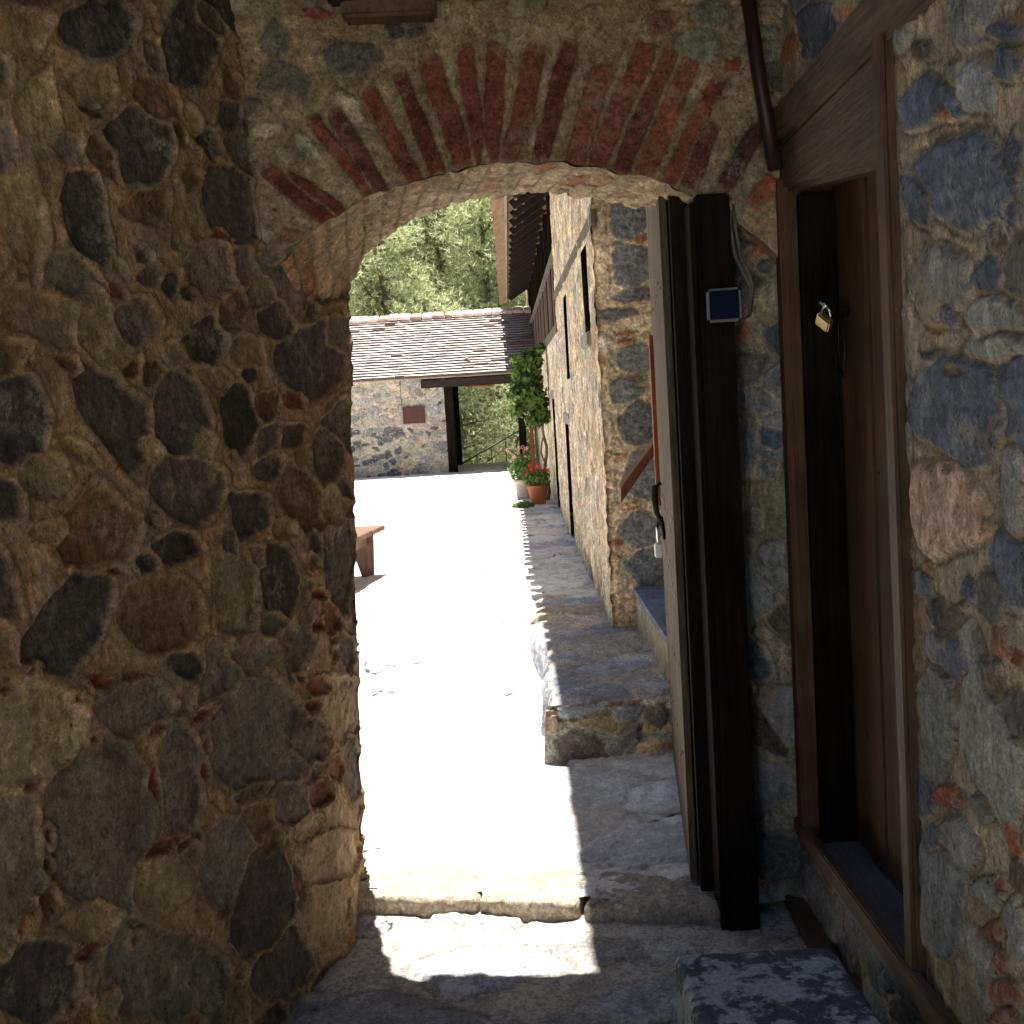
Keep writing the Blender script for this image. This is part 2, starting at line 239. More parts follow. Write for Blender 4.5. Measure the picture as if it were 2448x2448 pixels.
M['wood_bench'] = wood_mat('wood_bench', (.26,.15,.10), (.12,.065,.042), 'z', .6)
M['wood_grey'] = wood_mat('wood_grey', (.30,.27,.23), (.18,.155,.13), 'y', .8, .3)
M['wood_greyd'] = wood_mat('wood_grey_dark', (.15,.125,.095), (.09,.075,.058), 'y', .9, .1)
M['wood_balus'] = wood_mat('wood_balustrade', (.10,.04,.03), (.035,.016,.014), 'z', .6)
M['sill'] = wood_mat('sill_slab', (.20,.21,.23), (.11,.115,.13), 'y', .55, .15)
M['iron'] = plain('iron_dark', (.03,.028,.028), .4, .8, .3, 60, .001)
M['steel'] = plain('steel_bright', (.6,.6,.62), .2, 1, .1)
M['brass'] = plain('brass', (.62,.50,.24), .3, .9, .15)
M['pipe'] = plain('batten_brown', (.035,.016,.014), .4, 0, .3, 30)
M['terracotta'] = plain('terracotta', (.42,.13,.055), .75, 0, .25, 9, .002)
M['palepot'] = plain('pale_pot', (.42,.36,.30), .8, 0, .25, 9, .002)
M['grey_plastic'] = plain('grey_plastic', (.22,.21,.19), .6, 0, .1)
M['blue_panel'] = plain('dark_blue_panel', (.008,.013,.035), .8, 0, .2, 20, 0, .1)
M['cable'] = plain('cable_grey', (.14,.13,.10), .6, 0, .2)
M['board'] = plain('board_maroon', (.085,.03,.022), .6, 0, .25, 12)
M['white'] = plain('white_enamel', (.8,.8,.76), .4, 0, .05)
M['tile'] = plain('roof_tile', (.77,.72,.67), .9, 0, .15, 14, .004)
M['tile_brown'] = plain('tile_brown', (.40,.26,.16), .85, 0, .3, 10, .004)
M['tile_shade'] = plain('tile_shade', (.13,.085,.065), .9, 0, .3, 14, .004)  # dark tone that paints shade onto tile risers, pan sides and undersides
M['ridge_p'] = plain('ridge_tile_pale', (.66,.52,.46), .9, 0, .3, 5, .004)
M['ridge'] = plain('ridge_tile', (.42,.26,.2), .9, 0, .4, 5, .004)
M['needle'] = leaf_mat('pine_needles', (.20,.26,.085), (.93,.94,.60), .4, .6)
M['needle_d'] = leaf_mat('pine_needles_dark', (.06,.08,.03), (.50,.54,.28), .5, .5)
M['vine'] = leaf_mat('vine_leaves', (.012,.05,.014), (.20,.30,.045), 5, .3, .4)
M['geran'] = leaf_mat('geranium_leaves', (.08,.16,.03), (.20,.30,.07), 12, .35)
M['fl_red'] = plain('petal_red', (.75,.05,.025), .6, 0, .3)
M['fl_pink'] = plain('petal_pink', (.75,.36,.40), .6, 0, .3)
M['bark'] = plain('bark', (.16,.11,.08), .95, 0, .4, 15, .02)
t = NT('lichen_block'); c = t.co(); n1 = t.noise(c, 14, 8, .72); n2 = t.noise(c, 70, 5, .7); n3 = t.noise(c, 4, 3)
col = t.mix(t.ramp(t.math('ADD', t.math('MULTIPLY', n1, .8), t.math('MULTIPLY', n3, .25)), [(.50,0),(.545,1)]), (.10,.115,.15), (.46,.50,.56))
col = t.mix(1, col, t.ramp(n2, [(.3,.55),(.7,1.3)]), 'MULTIPLY'); M['block'] = t.fin(col, .8, t.bump(n2, .006, .8), .3)
t = NT('hill_ground'); c = t.co(); col = t.ramp(t.noise(c, .35, 6, .65), [(.3,(.05,.08,.02)),(.5,(.11,.13,.045)),(.7,(.26,.2,.13))])
M['hill'] = t.fin(col, .95, t.bump(t.noise(c, 1.5, 6), .5))

# ------------------------------------------------------------------ rubble generator
PAL_L = {'d':(.068,.055,.045),'g':(.14,.115,.083),'t':(.25,.19,.108),'b':(.135,.082,.044),'r':(.155,.058,.033),'m':(.265,.18,.098)}
PAL_R = {'u':(.115,.145,.19),'p':(.30,.305,.29),'g':(.17,.165,.14),'t':(.36,.30,.19),'b':(.14,.11,.08),'o':(.44,.23,.10),'r':(.34,.115,.055),'d':(.04,.042,.05),'e':(.50,.39,.28),'m':(.47,.385,.27)}
PAL_L = {k_: tuple(c_*1.35 for c_ in v_) for k_,v_ in PAL_L.items()}
def rand_stone(rng, u, v, R, kind, flat=1.5, h=1, ang=None):
    a = R*rng.uniform(1.0, flat); b = R*rng.uniform(.62, .95)
    th = rng.gauss(0, .25) if ang is None else ang
    return (kind, u, v, a*math.cos(th), a*math.sin(th), -b*math.sin(th), b*math.cos(th), h)
def field(U, V, stones, pal, seed=1, mortar='m', fill=None, us_vs=None, depth=.016, edge=.22, mort_amp=.010, smear=.35, warp=.012, jit=.22, bounds=None, keepout=None, jd=.22, cracks=None, grow=1.0, jw=.006, sharp=0, smv=None):
    """returns height, colour (n,4) for a rubble wall; stones = (kind,u,v,ax,ay,bx,by[,h])"""
    rng = random.Random(seed)
    S = [tuple(s)+((1,) if len(s) == 7 else ()) for s in stones]
    circ = [(s[1], s[2], .5*(math.hypot(s[3],s[4])+math.hypot(s[5],s[6]))) for s in S]
    if fill:
        u0,u1,v0,v1 = bounds or (U.min(),U.max(),V.min(),V.max())
        cell = {}
        def put(i):
            u,v,r = circ[i]; 
            for a in range(int((u-r)//.3), int((u+r)//.3)+1):
                for b in range(int((v-r)//.3), int((v+r)//.3)+1): cell.setdefault((a,b), []).append(i)
        for i in range(len(circ)): put(i)
        for (R, n, kinds, flat, tight) in fill:
            for _ in range(n):
                u = rng.uniform(u0,u1); v = rng.uniform(v0,v1); r = R*rng.uniform(.75,1.25)
                if keepout and keepout(u,v): continue
                ok = True; seen = set()
                for a in range(int((u-r)//.3), int((u+r)//.3)+1):
                    for b in range(int((v-r)//.3), int((v+r)//.3)+1):
                        for i in cell.get((a,b), ()):
                            if i in seen: continue
                            seen.add(i); q = circ[i]
                            if math.hypot((u-q[0])/flat**.5,(v-q[1])*flat**.3) < (r+q[2])*tight: ok = False; break
                        if not ok: break
                    if not ok: break
                if ok:
                    S.append(rand_stone(rng, u, v, r, rng.choice(kinds), flat, rng.uniform(.6,1.1))); circ.append((u,v,r)); put(len(circ)-1)
    wu = U+warp*(fbm(U*11, V*11, seed+50,3)-.5)*3+warp*.25*(fbm(U*60, V*60, seed+53,2)-.5)*3
    wv = V+warp*(fbm(U*11+90, V*11+30, seed+60,3)-.5)*3+warp*.25*(fbm(U*60+9, V*60, seed+57,2)-.5)*3
    base = pal[mortar]
    mn = fbm(U*7, V*7, seed+70); mf = fbm(U*40, V*40, seed+75, 4)
    H = mort_amp*((mn-.5)*1.6+(mf-.5)*.9)
    C = np.empty(U.shape+(4,), np.float32)
    for k in range(3): C[...,k] = base[k]*(.8+.45*mn+[.0,0,-.12][k]*(mf-.5)*2)
    C[...,3] = 0
    best = np.full(U.shape, 9., np.float32)
    sm = fbm(U*9+3, V*9+7, seed+80)
    if smv: sm = sm+smv*sstep(.9,1.5,V)-smv*.4
    second = best.copy(); idm = np.full(U.shape, -1, np.int32); keepers = []
    for si,s in enumerate(S):
        kind,cu,cv,ax,ay,bx,by,hh = s
        if kind not in 'RQS': ax,ay,bx,by = ax*grow,ay*grow,bx*grow,by*grow
        R = ((abs(ax)+abs(bx))*1.35+.02, (abs(ay)+abs(by))*1.35+.02)
        if us_vs is not None:
            us,vs = us_vs
            i0,i1 = np.searchsorted(us, [cu-R[0], cu+R[0]]); j0,j1 = np.searchsorted(vs, [cv-R[1], cv+R[1]])
            if i1<=i0 or j1<=j0: continue
            sl = (slice(i0,i1), slice(j0,j1))
        else:
            sl = np.nonzero((np.abs(U-cu)<R[0]) & (np.abs(V-cv)<R[1]))
            if len(sl[0]) == 0: continue
        det = ax*by-ay*bx
        if abs(det) < 1e-9: continue
        du = wu[sl]-cu; dv = wv[sl]-cv
        p = (du*by-dv*bx)/det; q = (-du*ay+dv*ax)/det
        n = rng.choice((4,4,5,5,6) if sharp else (4,5,5,6,7)); ph = rng.uniform(0, 6.28); acc = 0
        for k in range(n):
            t = ph+2*math.pi*(k+rng.uniform(-.3,.3))/n; d = rng.uniform(.98,.98+jit*1.3)
            if n == 4: d *= .92
            acc = acc+np.maximum(0, (p*math.cos(t)+q*math.sin(t))/d)**9
        if kind in 'RQS': acc = np.abs(p)**10+np.abs(q)**10
        r = (acc**(1/ (9. if kind not in 'RQS' else 10.))).astype(np.float32)
        b1 = best[sl]; b2 = second[sl]; idl = idm[sl]
        win = r < b1
        second[sl] = np.where(win, b1, np.minimum(b2, r)); best[sl] = np.where(win, r, b1); idm[sl] = np.where(win, si, idl)
        keepers.append((si,s,sl,(ax,ay,bx,by),det))
    for (si,s,sl,(ax,ay,bx,by),det) in keepers:
        kind,cu,cv,_,_,_,_,hh = s
        own = idm[sl] == si
        if not own.any(): continue
        du = wu[sl]-cu; dv = wv[sl]-cv
        p = (du*by-dv*bx)/det; q = (-du*ay+dv*ax)/det
        r = best[sl]; gap = second[sl]-r
        sz = min(math.hypot(ax,ay), math.hypot(bx,by))
        e = min(edge, .011/sz if kind not in 'RQS' else .3)
        m = sstep(1.0, 1-e, r)*sstep(jw*.25/sz, jw/sz, gap)
        fc = 9.
        for k in range(4):
            t = rng.uniform(0,6.28); fc = np.minimum(fc, rng.uniform(.75,1.15)-rng.uniform(.15,.75)*(p*math.cos(t)+q*math.sin(t)))
        fc = np.maximum(fc, .1)+.5*np.abs(fbm(U[sl]*9+cu*13, V[sl]*9+cv*17, seed+33, 3)-.5)
        tone = rng.uniform(.75,1.3)
        rough = fbm(U[sl]*22+cu*7, V[sl]*22+cv*5, seed+90+rng.randrange(4), 4)
        lay = fbm(U[sl]*6+cu*31, V[sl]*70+cv*11, seed+97, 3)
        tu = rng.uniform(-.35,.35); tv = rng.uniform(-.35,.35)
        h = depth*hh*m*(.35+.75*fc+tu*p+tv*q)+m*(rough-.5)*.014*min(1,sz/.08)+m*(lay-.5)*.006-.004*sstep(.25,0,np.abs(r-1.03))
        smr = sstep(1-smear*.55, 1-smear*.55+.18, sm[sl])*sstep(.15,.9,r) if smear else 0
        mm = m*(1-.85*smr)
        kc = pal.get(kind, pal.get('r'))
        take = own & (r < 1.12)
        H[sl] = np.where(take, H[sl]*(1-.5*m)+h, H[sl])
        cc = C[sl]
        hs = (rng.uniform(-.06,.06), rng.uniform(-.03,.03), rng.uniform(-.06,.06))
        for k in range(3):
            cl_ = kc[k]*tone*(1+hs[k])*(.72+.56*rough)
            cc[...,k] = np.where(take, cc[...,k]*(1-mm)+cl_*mm, cc[...,k])
        cc[...,3] = np.where(take, mm, cc[...,3])
        C[sl] = cc
    # darker joint lines round stones
    jt = sstep(.10,0,np.abs(best-1.06))
    C[...,:3] *= (1-jd*jt)[...,None]
    if cracks is not None:
        ck = (np.abs(best-1.05) < .03) & (fbm(U*1.7,V*2.6,seed+201,3) > cracks)
        C[...,:3] = np.where(ck[...,None], C[...,:3]*.10, C[...,:3])
    return H, C
def spaced(*segs):
    """segs: (a,b,step) consecutive"""
    out = [segs[0][0]]
    for a,b,st in segs:
        n = max(1, int(round((b-a)/st))); out += list(np.linspace(a,b,n+1)[1:])
    return np.array(out)
def surf_mesh(name, us, vs, P, stones, pal, mat, parent=None, keep=None, fade=None, **kw):
    """P(U,V)->(X,Y,Z) base surface; displaced along its normal"""
    U, V = np.meshgrid(us, vs, indexing='ij')
    B = np.stack(P(U,V), -1)
    dU = np.gradient(B, axis=0); dV = np.gradient(B, axis=1)
    N = np.cross(dU, dV); N /= np.linalg.norm(N, axis=-1, keepdims=True)+1e-12
    if kw.pop('flip', False): N = -N
    H, C = field(U, V, stones, pal, us_vs=(us,vs), **kw)
    if fade is not None: H = H*fade(U,V)
    W = B+N*H[...,None]
    kq = None
    if keep is not None:
        uc = (us[:-1]+us[1:])/2; vc = (vs[:-1]+vs[1:])/2; UU,VV = np.meshgrid(uc,vc,indexing='ij'); kq = keep(UU,VV)
    me = np_mesh(name, W.reshape(-1,3), grid_quads(len(us),len(vs),kq), C.reshape(-1,4))
    return link(name, me, mat, parent)
def rock(name, x0,x1,y0,y1,z0,z1, mat, col, seed=3, amp=.012, step=.012, parent=None, rnd=.02, stones=None, pal=None, skew=0, round_amp=.3, alpha=1):
    """box with worn edges and rough faces: six displaced grids, one mesh, vertices shared by position"""
    Vs = []; Qs = []; Cs = []; off = 0
    cx,cy,cz = (x0+x1)/2,(y0+y1)/2,(z0+z1)/2; hx,hy,hz = (x1-x0)/2,(y1-y0)/2,(z1-z0)/2
    for ax,sg in ((0,1),(0,-1),(1,1),(1,-1),(2,1)):
        o = [i for i in range(3) if i != ax]; hh = (hx,hy,hz)
        n0 = max(2,int(2*hh[o[0]]/step)); n1 = max(2,int(2*hh[o[1]]/step))
        A,Bb = np.meshgrid(np.linspace(-1,1,n0+1), np.linspace(-1,1,n1+1), indexing='ij')
        P = np.zeros(A.shape+(3,)); P[...,o[0]] = A*hh[o[0]]; P[...,o[1]] = Bb*hh[o[1]]; P[...,ax] = sg*hh[ax]
        inner = np.array([hx-rnd,hy-rnd,hz-rnd]); q = np.clip(P, -inner, inner); d = P-q
        ln = np.linalg.norm(d, axis=-1, keepdims=True); Nn = d/(ln+1e-9); P = q+Nn*rnd
        a = P[...,0]+cx; b = P[...,1]+cy; c = P[...,2]+cz
        nz = (fbm(a*9+c*4, b*9+c*7, seed)+fbm(c*9+a*3, b*7-a*5, seed+7))/2+.35*(fbm(a*45+c*30, b*45-c*20, seed+11)-.5)
        P = P+Nn*((nz-.5)*2*amp)[...,None]
        P[...,0] += cx+skew*(P[...,1]); P[...,1] += cy; P[...,2] += cz
        C = np.ones(A.shape+(4,)); tone = .75+.5*fbm(a*5,b*5+c*5,seed+20)
        cc = np.array(col)
        for k in range(3): C[...,k] = cc[k]*tone
        C[...,3] = alpha
        Q = grid_quads(n0+1,n1+1)
        if (sg>0) != (ax != 1): Q = Q[:, ::-1]
        Vs.append(P.reshape(-1,3)); Cs.append(C.reshape(-1,4)); Qs.append(Q+off); off += P[...,0].size
    return link(name, np_mesh(name, np.concatenate(Vs), np.concatenate(Qs), np.concatenate(Cs)), mat, parent)

# ================================================================== camera, light
cam = bpy.data.cameras.new('camera'); cam.angle = 2*math.atan(1224/2950); cam.clip_end = 2000; cam.clip_start = .02
co = bpy.data.objects.new('camera', cam); COL.objects.link(co)
PITCH, YAW, ROLL = -0.0943487250211692, -0.0019403974343629796, -.06
f = Vector((math.sin(YAW)*math.cos(PITCH), math.cos(YAW)*math.cos(PITCH), math.sin(PITCH)))
rt = Vector((math.cos(YAW), -math.sin(YAW), 0)); up = rt.cross(f)
R_ = rt*math.cos(ROLL)+up*math.sin(ROLL); U_ = -rt*math.sin(ROLL)+up*math.cos(ROLL)
co.matrix_world = Matrix(((R_.x,U_.x,-f.x,0),(R_.y,U_.y,-f.y,0),(R_.z,U_.z,-f.z,1.6),(0,0,0,1)))
SC.camera = co
SUN_EL, SUN_AZ = math.radians(71.3), math.radians(-5.5)   # azimuth from +Y towards +X
sd = Vector((math.sin(SUN_AZ)*math.cos(SUN_EL), math.cos(SUN_AZ)*math.cos(SUN_EL), math.sin(SUN_EL)))
sl = bpy.data.lights.new('sun', 'SUN'); sl.energy = SUN_E = 13.0; sl.angle = math.radians(.53); sl.color = (1,.955,.88)
so = bpy.data.objects.new('sun', sl); COL.objects.link(so); so.rotation_euler = sd.to_track_quat('Z','Y').to_euler()
so.location = (0, 10, 20)
w = bpy.data.worlds.new('World'); SC.world = w; w.use_nodes = True
nt = w.node_tree; bg = nt.nodes['Background']; sky = nt.nodes.new('ShaderNodeTexSky'); sky.sky_type = 'NISHITA'
sky.sun_disc = False; sky.sun_elevation = SUN_EL; sky.sun_rotation = SUN_AZ
nt.links.new(sky.outputs[0], bg.inputs[0]); bg.inputs[1].default_value = SKY_S = .13
SC.view_settings.view_transform = 'Standard'; SC.view_settings.look = 'None'; SC.view_settings.exposure = 0; SC.view_settings.gamma = 1
SC.render.engine = 'CYCLES'; SC.cycles.max_bounces = 10; SC.cycles.diffuse_bounces = 6; SC.cycles.use_denoising = True
SC.cycles.sample_clamp_indirect = 6

# ================================================================== left wall
L_END = 4.02
def leftX(Y, z):
    a = -.56-.045*z+.3*(Y-3.5)
    t = np.clip((Y-3.5)/.5, 0, 1.1)
    b = (-.56-.045*z)*(1-t)+(-.575+.042*z)*t
    return np.where(Y < 3.5, a, b)
lw = empty('rubble_wall', (-1.2, 2, 0), 0, 'shaded brown rubble stone wall on the left, big dark stones set in tan mortar', 'wall')
lw_loc = Vector(lw.location)
def base_left(U, V):
    # U along Y, end wraps round the outer corner
    over = np.maximum(0, U-L_END)
    Y = np.minimum(U, L_END)+.0*over
    X = leftX(Y, V)-over
    rr = .06; # rounded corner
    return (X, Y, V)
us = spaced((-.6,1.2,.06),(1.2,1.9,.015),(1.9,4.02,.0046),(4.02,4.12,.008),(4.12,4.9,.05)); vs = spaced((-.05,2.9,.0055),(2.9,4.4,.1))
fillL = [(.10,900,'dgtbgdb',1.6,.80),(.06,1500,'dgbtgb',1.7,.82),(.033,2500,'gbbtdtm',1.9,.92),(.018,1500,'rbbgtm',2.3,1.1)]
o = surf_mesh('stone_face', us, vs, base_left, LW, PAL_L, M['wallL'], None, seed=11, fill=fillL, depth=.012, smear=.4, mort_amp=.010, warp=.008, grow=1.14, jw=.011, jd=.42, smv=.16, flip=True)
o.parent = lw; o.location = -lw_loc
core = MB(); core.hexa([(-2.9,-.6,-.05),(-1.88,-.6,-.05),(-.72,3.45,-.05),(-2.9,3.45,-.05),(-2.9,-.6,4.4),(-2.1,-.6,4.4),(-.95,3.45,4.4),(-2.9,3.45,4.4)])
core.box(-2.9,-.78,3.455,3.96,-.05,7.2)
o = core.build('wall_core', M['wallL'], lw); o.location = -lw_loc

# ================================================================== arch wall
AX = np.array([-.80,-.70,-.62,-.58,-.50,-.40,-.30,-.20,-.10,0,.10,.20,.30,.40,.50,.60,.70,.77,.83,1.0])
AZ = np.array([1.97,1.97,2.0,2.035,2.10,2.155,2.19,2.218,2.232,2.24,2.238,2.23,2.212,2.184,2.145,2.09,2.02,1.955,1.88,1.7])
def zi(x):
    x = np.asarray(x, float)
    k = np.array([-.02,0,.02]); b = sum(np.interp(x+q, AX, AZ) for q in k)/3
    return b+.010*(vn(x*17, x*0+3, 5)-.5)+.008*(vn(x*50, x*0+8, 6)-.5)
aw = empty('arched_gateway', (.1,3.5,0), 0, 'low arch of long red bricks over the gateway, pale lit soffit underneath', 'archway')
aloc = Vector(aw.location)
def brick(b, hw):
    x0,z0,x1,z1 = b; dx,dz = x1-x0,z1-z0; L = math.hypot(dx,dz); x0 -= dx*.06; z0 -= dz*.06; x1 = x0+dx*1.15; z1 = z0+dz*1.15; dx *= 1.15; dz *= 1.15; L *= 1.15
    return (rng.choice('RRQSR'), (x0+x1)/2, (z0+z1)/2, dx/2, dz/2, -dz/L*hw, dx/L*hw, 1.1)
rng = random.Random(4)
faceS = [brick(b, (.033 if i not in (0,1,17,18) else .025)*rng.uniform(.78,1.12)) for i,b in enumerate(FB)] + [s for s in FS]
PAL_F = {'d':(.08,.07,.06),'g':(.13,.125,.095),'t':(.26,.22,.15),'b':(.16,.10,.06),'r':(.17,.045,.027),'R':(.19,.062,.042),'Q':(.25,.095,.058),'S':(.125,.052,.042),'p':(.34,.29,.21),'m':(.245,.185,.115)}
for k_ in PAL_F:
    if k_ not in 'RQS': PAL_F[k_] = tuple(min(.6,c_*1.3) for c_ in PAL_F[k_])
xs = spaced((-.85,.95,.0048)); ts = np.concatenate([np.linspace(0,.8,150), np.linspace(.82,3.0,12)])
Xg, Tg = np.meshgrid(xs, ts, indexing='ij'); Zg = zi(Xg)+Tg
Hh, Cc = field(Xg, Zg, faceS, PAL_F, seed=31, fill=[(.05,500,'gdtb',1.5,1.0),(.02,900,'gbptr',2,1.25)], depth=.009, mort_amp=.012, smear=.55, warp=.006, bounds=(-.85,.95,1.8,3.0),
               keepout=lambda u,v: (-.55<u<.78 and v < 2.25+.36*(1-((u-.08)/.75)**2)+.05))
Yg = 3.5-Hh*sstep(-.0,.02,Tg+.006)
me = np_mesh('arch_face', np.stack([Xg,Yg,Zg],-1).reshape(-1,3), grid_quads(len(xs),len(ts)), Cc.reshape(-1,4))
o = link('arch_face', me, M['face'], aw); o.location = -aloc
# soffit
BXp = np.array([-.70,-.62,-.55,-.49,-.429,-.303,-.167,.008,.221,.418,.576,.70,.83,.9]); BZp = np.array([1.70,1.78,1.87,1.985,2.085,2.169,2.214,2.236,2.236,2.185,2.144,2.05,1.88,1.8])
def zb(x): return sum(np.interp(x+q, BXp, BZp) for q in (-.02,0,.02))/3+.014*(vn(x*15, x*0+5, 5)-.5)
ns = 420; sx = np.linspace(-.615,.86,ns); sy = spaced((3.5,4.02,.007))
Sx, Sy = np.meshgrid(sx, sy, indexing='ij'); wB = sstep(3.52,4.0,Sy); Sz = zi(Sx)*(1-wB)+zb(Sx)*wB
arc = np.concatenate([[0], np.cumsum(np.hypot(np.diff(sx), np.diff(zi(sx))))])[:,None]+0*Sy
bw = .062; sk = arc+(Sy-3.5)*.16+.03*(fbm(Sx*6,Sy*6,3)-.5)
ph = (sk/bw) % 1; ids = np.floor(sk/bw)
bump = sstep(0,.22,ph)*sstep(1,.75,ph)
idn = vn(ids*3.7, ids*0+1.3, 8); 
row = (Sy-3.5+idn*.2)/.22; rp = row % 1; bump = bump*sstep(0,.08,rp)*sstep(1,.92,rp)
Hs = .008*bump*(.3+idn)+.03*(fbm(Sx*9,Sy*9,12)-.5)+.016*(fbm(Sx*40,Sy*40,14)-.5)
Hs *= .3+.7*sstep(3.5,3.53,Sy)
dz = np.gradient(zi(sx), sx)[:,None]; nl = np.sqrt(1+dz**2)
Bx = Sx+Hs*dz/nl; Bz = Sz-Hs/nl
tint = vn(ids*1.9+.3, np.floor(row)*2.1, 9)
C = np.ones(Sx.shape+(4,))
ca = np.array([.40,.31,.185]); cb = np.array([.33,.15,.07]); cm = np.array([.30,.235,.15])
mixr = (sstep(.72,.9,tint)+sstep(-.45,-.62,Sx)*.7)[...,None].clip(0,1)
bc = ca*(1-mixr)+cb*mixr
bc = bc*(.7+.5*vn(ids*5.1, np.floor(row)*3.3, 10))[...,None]
C[...,:3] = cm*(1-bump[...,None])*.85+bc*bump[...,None]
C[...,3] = .5
me = np_mesh('arch_soffit', np.stack([Bx,Sy,Bz],-1).reshape(-1,3), grid_quads(ns,len(sy))[:, ::-1], C.reshape(-1,4))
o = link('arch_soffit', me, M['face'], aw); o.location = -aloc
# core above the arch, closed at the back; unseen top raised to block sun
n = 60; px = np.linspace(-.84,.98,n); pz = zi(px)+.03
V = []; 
for y,top in ((3.53,7.2),(4.0,7.2)):
    for a,b in zip(px,pz): V.append((a,y,b))
    for a in px: V.append((a,y,top))
V = np.array(V); Q = []
for k in range(n-1):
    Q += [(k,k+1,n+k+1,n+k),(2*n+k+1,2*n+k,3*n+k,3*n+k+1),(n+k,n+k+1,3*n+k+1,3*n+k),(k+1,k,2*n+k,2*n+k+1)]
Q += [(0,n,3*n,2*n),(n-1,3*n-1,4*n-1,2*n-1)]
me = np_mesh('wall_core', V, np.array(Q), np.tile([.3,.25,.18,0],(len(V),1)), False)
o = link('wall_core', me, M['face'], aw); o.location = -aloc

# ================================================================== right wall
rpts = np.array([(.81,-2.5),(.81,3.50),(.79,3.56),(.70,3.63),(.685,3.72),(.70,4.02),(.80,4.06),(1.3,4.07)])
rs = np.concatenate([[0], np.cumsum(np.hypot(*np.diff(rpts,axis=0).T))])-2.5
def base_right(U, V):
    return (np.interp(U, rs, rpts[:,0]), np.interp(U, rs, rpts[:,1]), V)
rw = empty('rubble_wall', (1.2, 2, 0), 0, 'blue grey rubble stone wall on the right with ochre mortar round the plank door', 'wall')
rloc = Vector(rw.location)
us = spaced((-.6,1.0,.06),(1.0,1.6,.015),(1.6,4.1,.0052),(4.1,float(rs[-1]),.03)); vs = spaced((-.05,2.75,.0058),(2.75,4.4,.1))
fillR = [(.10,900,'upgtpb',1.5,.85),(.055,1500,'upgtbp',1.6,.9),(.03,2200,'oogbtpu',1.8,1.0),(.015,1500,'oortt',2,1.2)]
keepR = lambda U,V: ~((U>2.56)&(U<3.50)&(V>.30)&(V<2.2))
def fadeR(U,V):
    d = np.maximum(np.maximum(2.56-U,U-3.50),np.maximum(.30-V,V-2.42)); return .12+.88*np.clip((d-.02)/.07,0,1)
def ko(u,v): return (2.45<u<2.56) and v<2.2
o = surf_mesh('stone_face', us, vs, base_right, [s for s in RW], PAL_R, M['wallR'], None, keep=keepR, fade=fadeR, seed=23, fill=fillR, depth=.011, smear=.12, mort_amp=.009, warp=.005, grow=1.15, jw=.010, jd=.45, sharp=1, flip=True, keepout=ko, bounds=(-1,4.3,0,2.9))
me = o.data; co_ = np.empty(len(me.vertices)*3, np.float32); me.vertices.foreach_get('co', co_)
o.parent = rw; o.location = -rloc
core = MB(); core.box(.87,2.2,-2.5,2.58,-.05,7.2); core.box(.87,2.2,3.56,3.98,-.05,7.2); core.box(.87,2.2,2.585,3.555,-.05,.22); core.box(.87,2.2,2.585,3.555,2.32,7.2); core.box(1.15,2.2,2.59,3.55,.225,2.315)
o = core.build('wall_core', M['wallR'], rw); o.location = -rloc

# ================================================================== floors
def court_z(Y):
    return .048+.055*sstep(3.8,5.0,Y)+.247*sstep(5.0,7.6,Y)
PAL_G = {'a':(.60,.58,.57),'b':(.52,.53,.57),'c':(.62,.55,.50),'d':(.47,.47,.50),'m':(.66,.62,.56)}
def thresh_y(X): return 3.505+(.53-X)*.25
us = spaced((-8,-1.0,.25),(-1.0,.95,.0062),(.95,8,.25)); vs = spaced((-9,.5,.25),(.5,2.2,.02),(2.2,3.85,.0062))  # floor extended unseen behind the camera to bounce sunlight forward
def base_floor(U,V): return (U, V, U*0+.004*np.sin(U*3))
o = surf_mesh('passage_floor', us, vs, base_floor, [], PAL_G, M['floor'], seed=41, jd=.5, cracks=.66, fill=[(.15,900,'abdbc',1.5,.93),(.08,1200,'abdc',1.5,.93),(.04,1500,'bdc',1.6,1.0)], depth=.011, mort_amp=.008, smear=.3, warp=.02, edge=.1)
tag(o, kind='structure')
PAL_C = {'a':(.76,.74,.72),'b':(.72,.72,.73),'c':(.76,.72,.69),'d':(.68,.68,.69),'m':(.78,.755,.72)}
us = spaced((-14,-3,.2),(-3,-.9,.035),(-.9,.85,.014),(.85,3,.2)); vs = spaced((3.55,6.6,.014),(6.6,10,.03),(10,21,.07),(21,23.4,.3))
def base_court(U,V): return (U, V, court_z(V)+0*U)
def fadec(U,V): return sstep(3.5,3.6,V)*.9+.1
keepC = lambda U,V: V > thresh_y(U)+.06
o = surf_mesh('courtyard_paving', us, vs, base_court, [], PAL_C, M['court'], None, keep=keepC, seed=43, jd=.45, cracks=.665, fill=[(.26,2500,'abcd',1.5,.93),(.14,2500,'abcd',1.6,.93),(.06,1500,'abd',1.7,1.0)], depth=.010, mort_amp=.010, smear=.3, warp=.02, edge=.08, bounds=(-4,1.2,3.5,22))
tag(o, kind='structure')

# threshold stones (three long worn slabs, one step up)
def thresh(xa, xb, seed, label):
    ya, yb = thresh_y(xa), thresh_y(xb); L = math.hypot(xb-xa, yb-ya)
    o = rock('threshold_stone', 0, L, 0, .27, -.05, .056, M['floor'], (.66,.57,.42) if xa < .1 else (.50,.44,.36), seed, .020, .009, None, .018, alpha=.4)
    o.location = (xa, ya, 0); o.rotation_euler = (0,0,math.atan2(yb-ya, xb-xa))
    tag(o, label, 'threshold stone', 'worn stones of the gateway step')
thresh(-.60,-.19,61,'worn sunlit step stone at the foot of the left wall')
thresh(-.19,.115,62,'long sunlit step stone in the middle of the gateway step')
thresh(.14,.56,63,'grey step stone below the open door leaf, right end of the step')

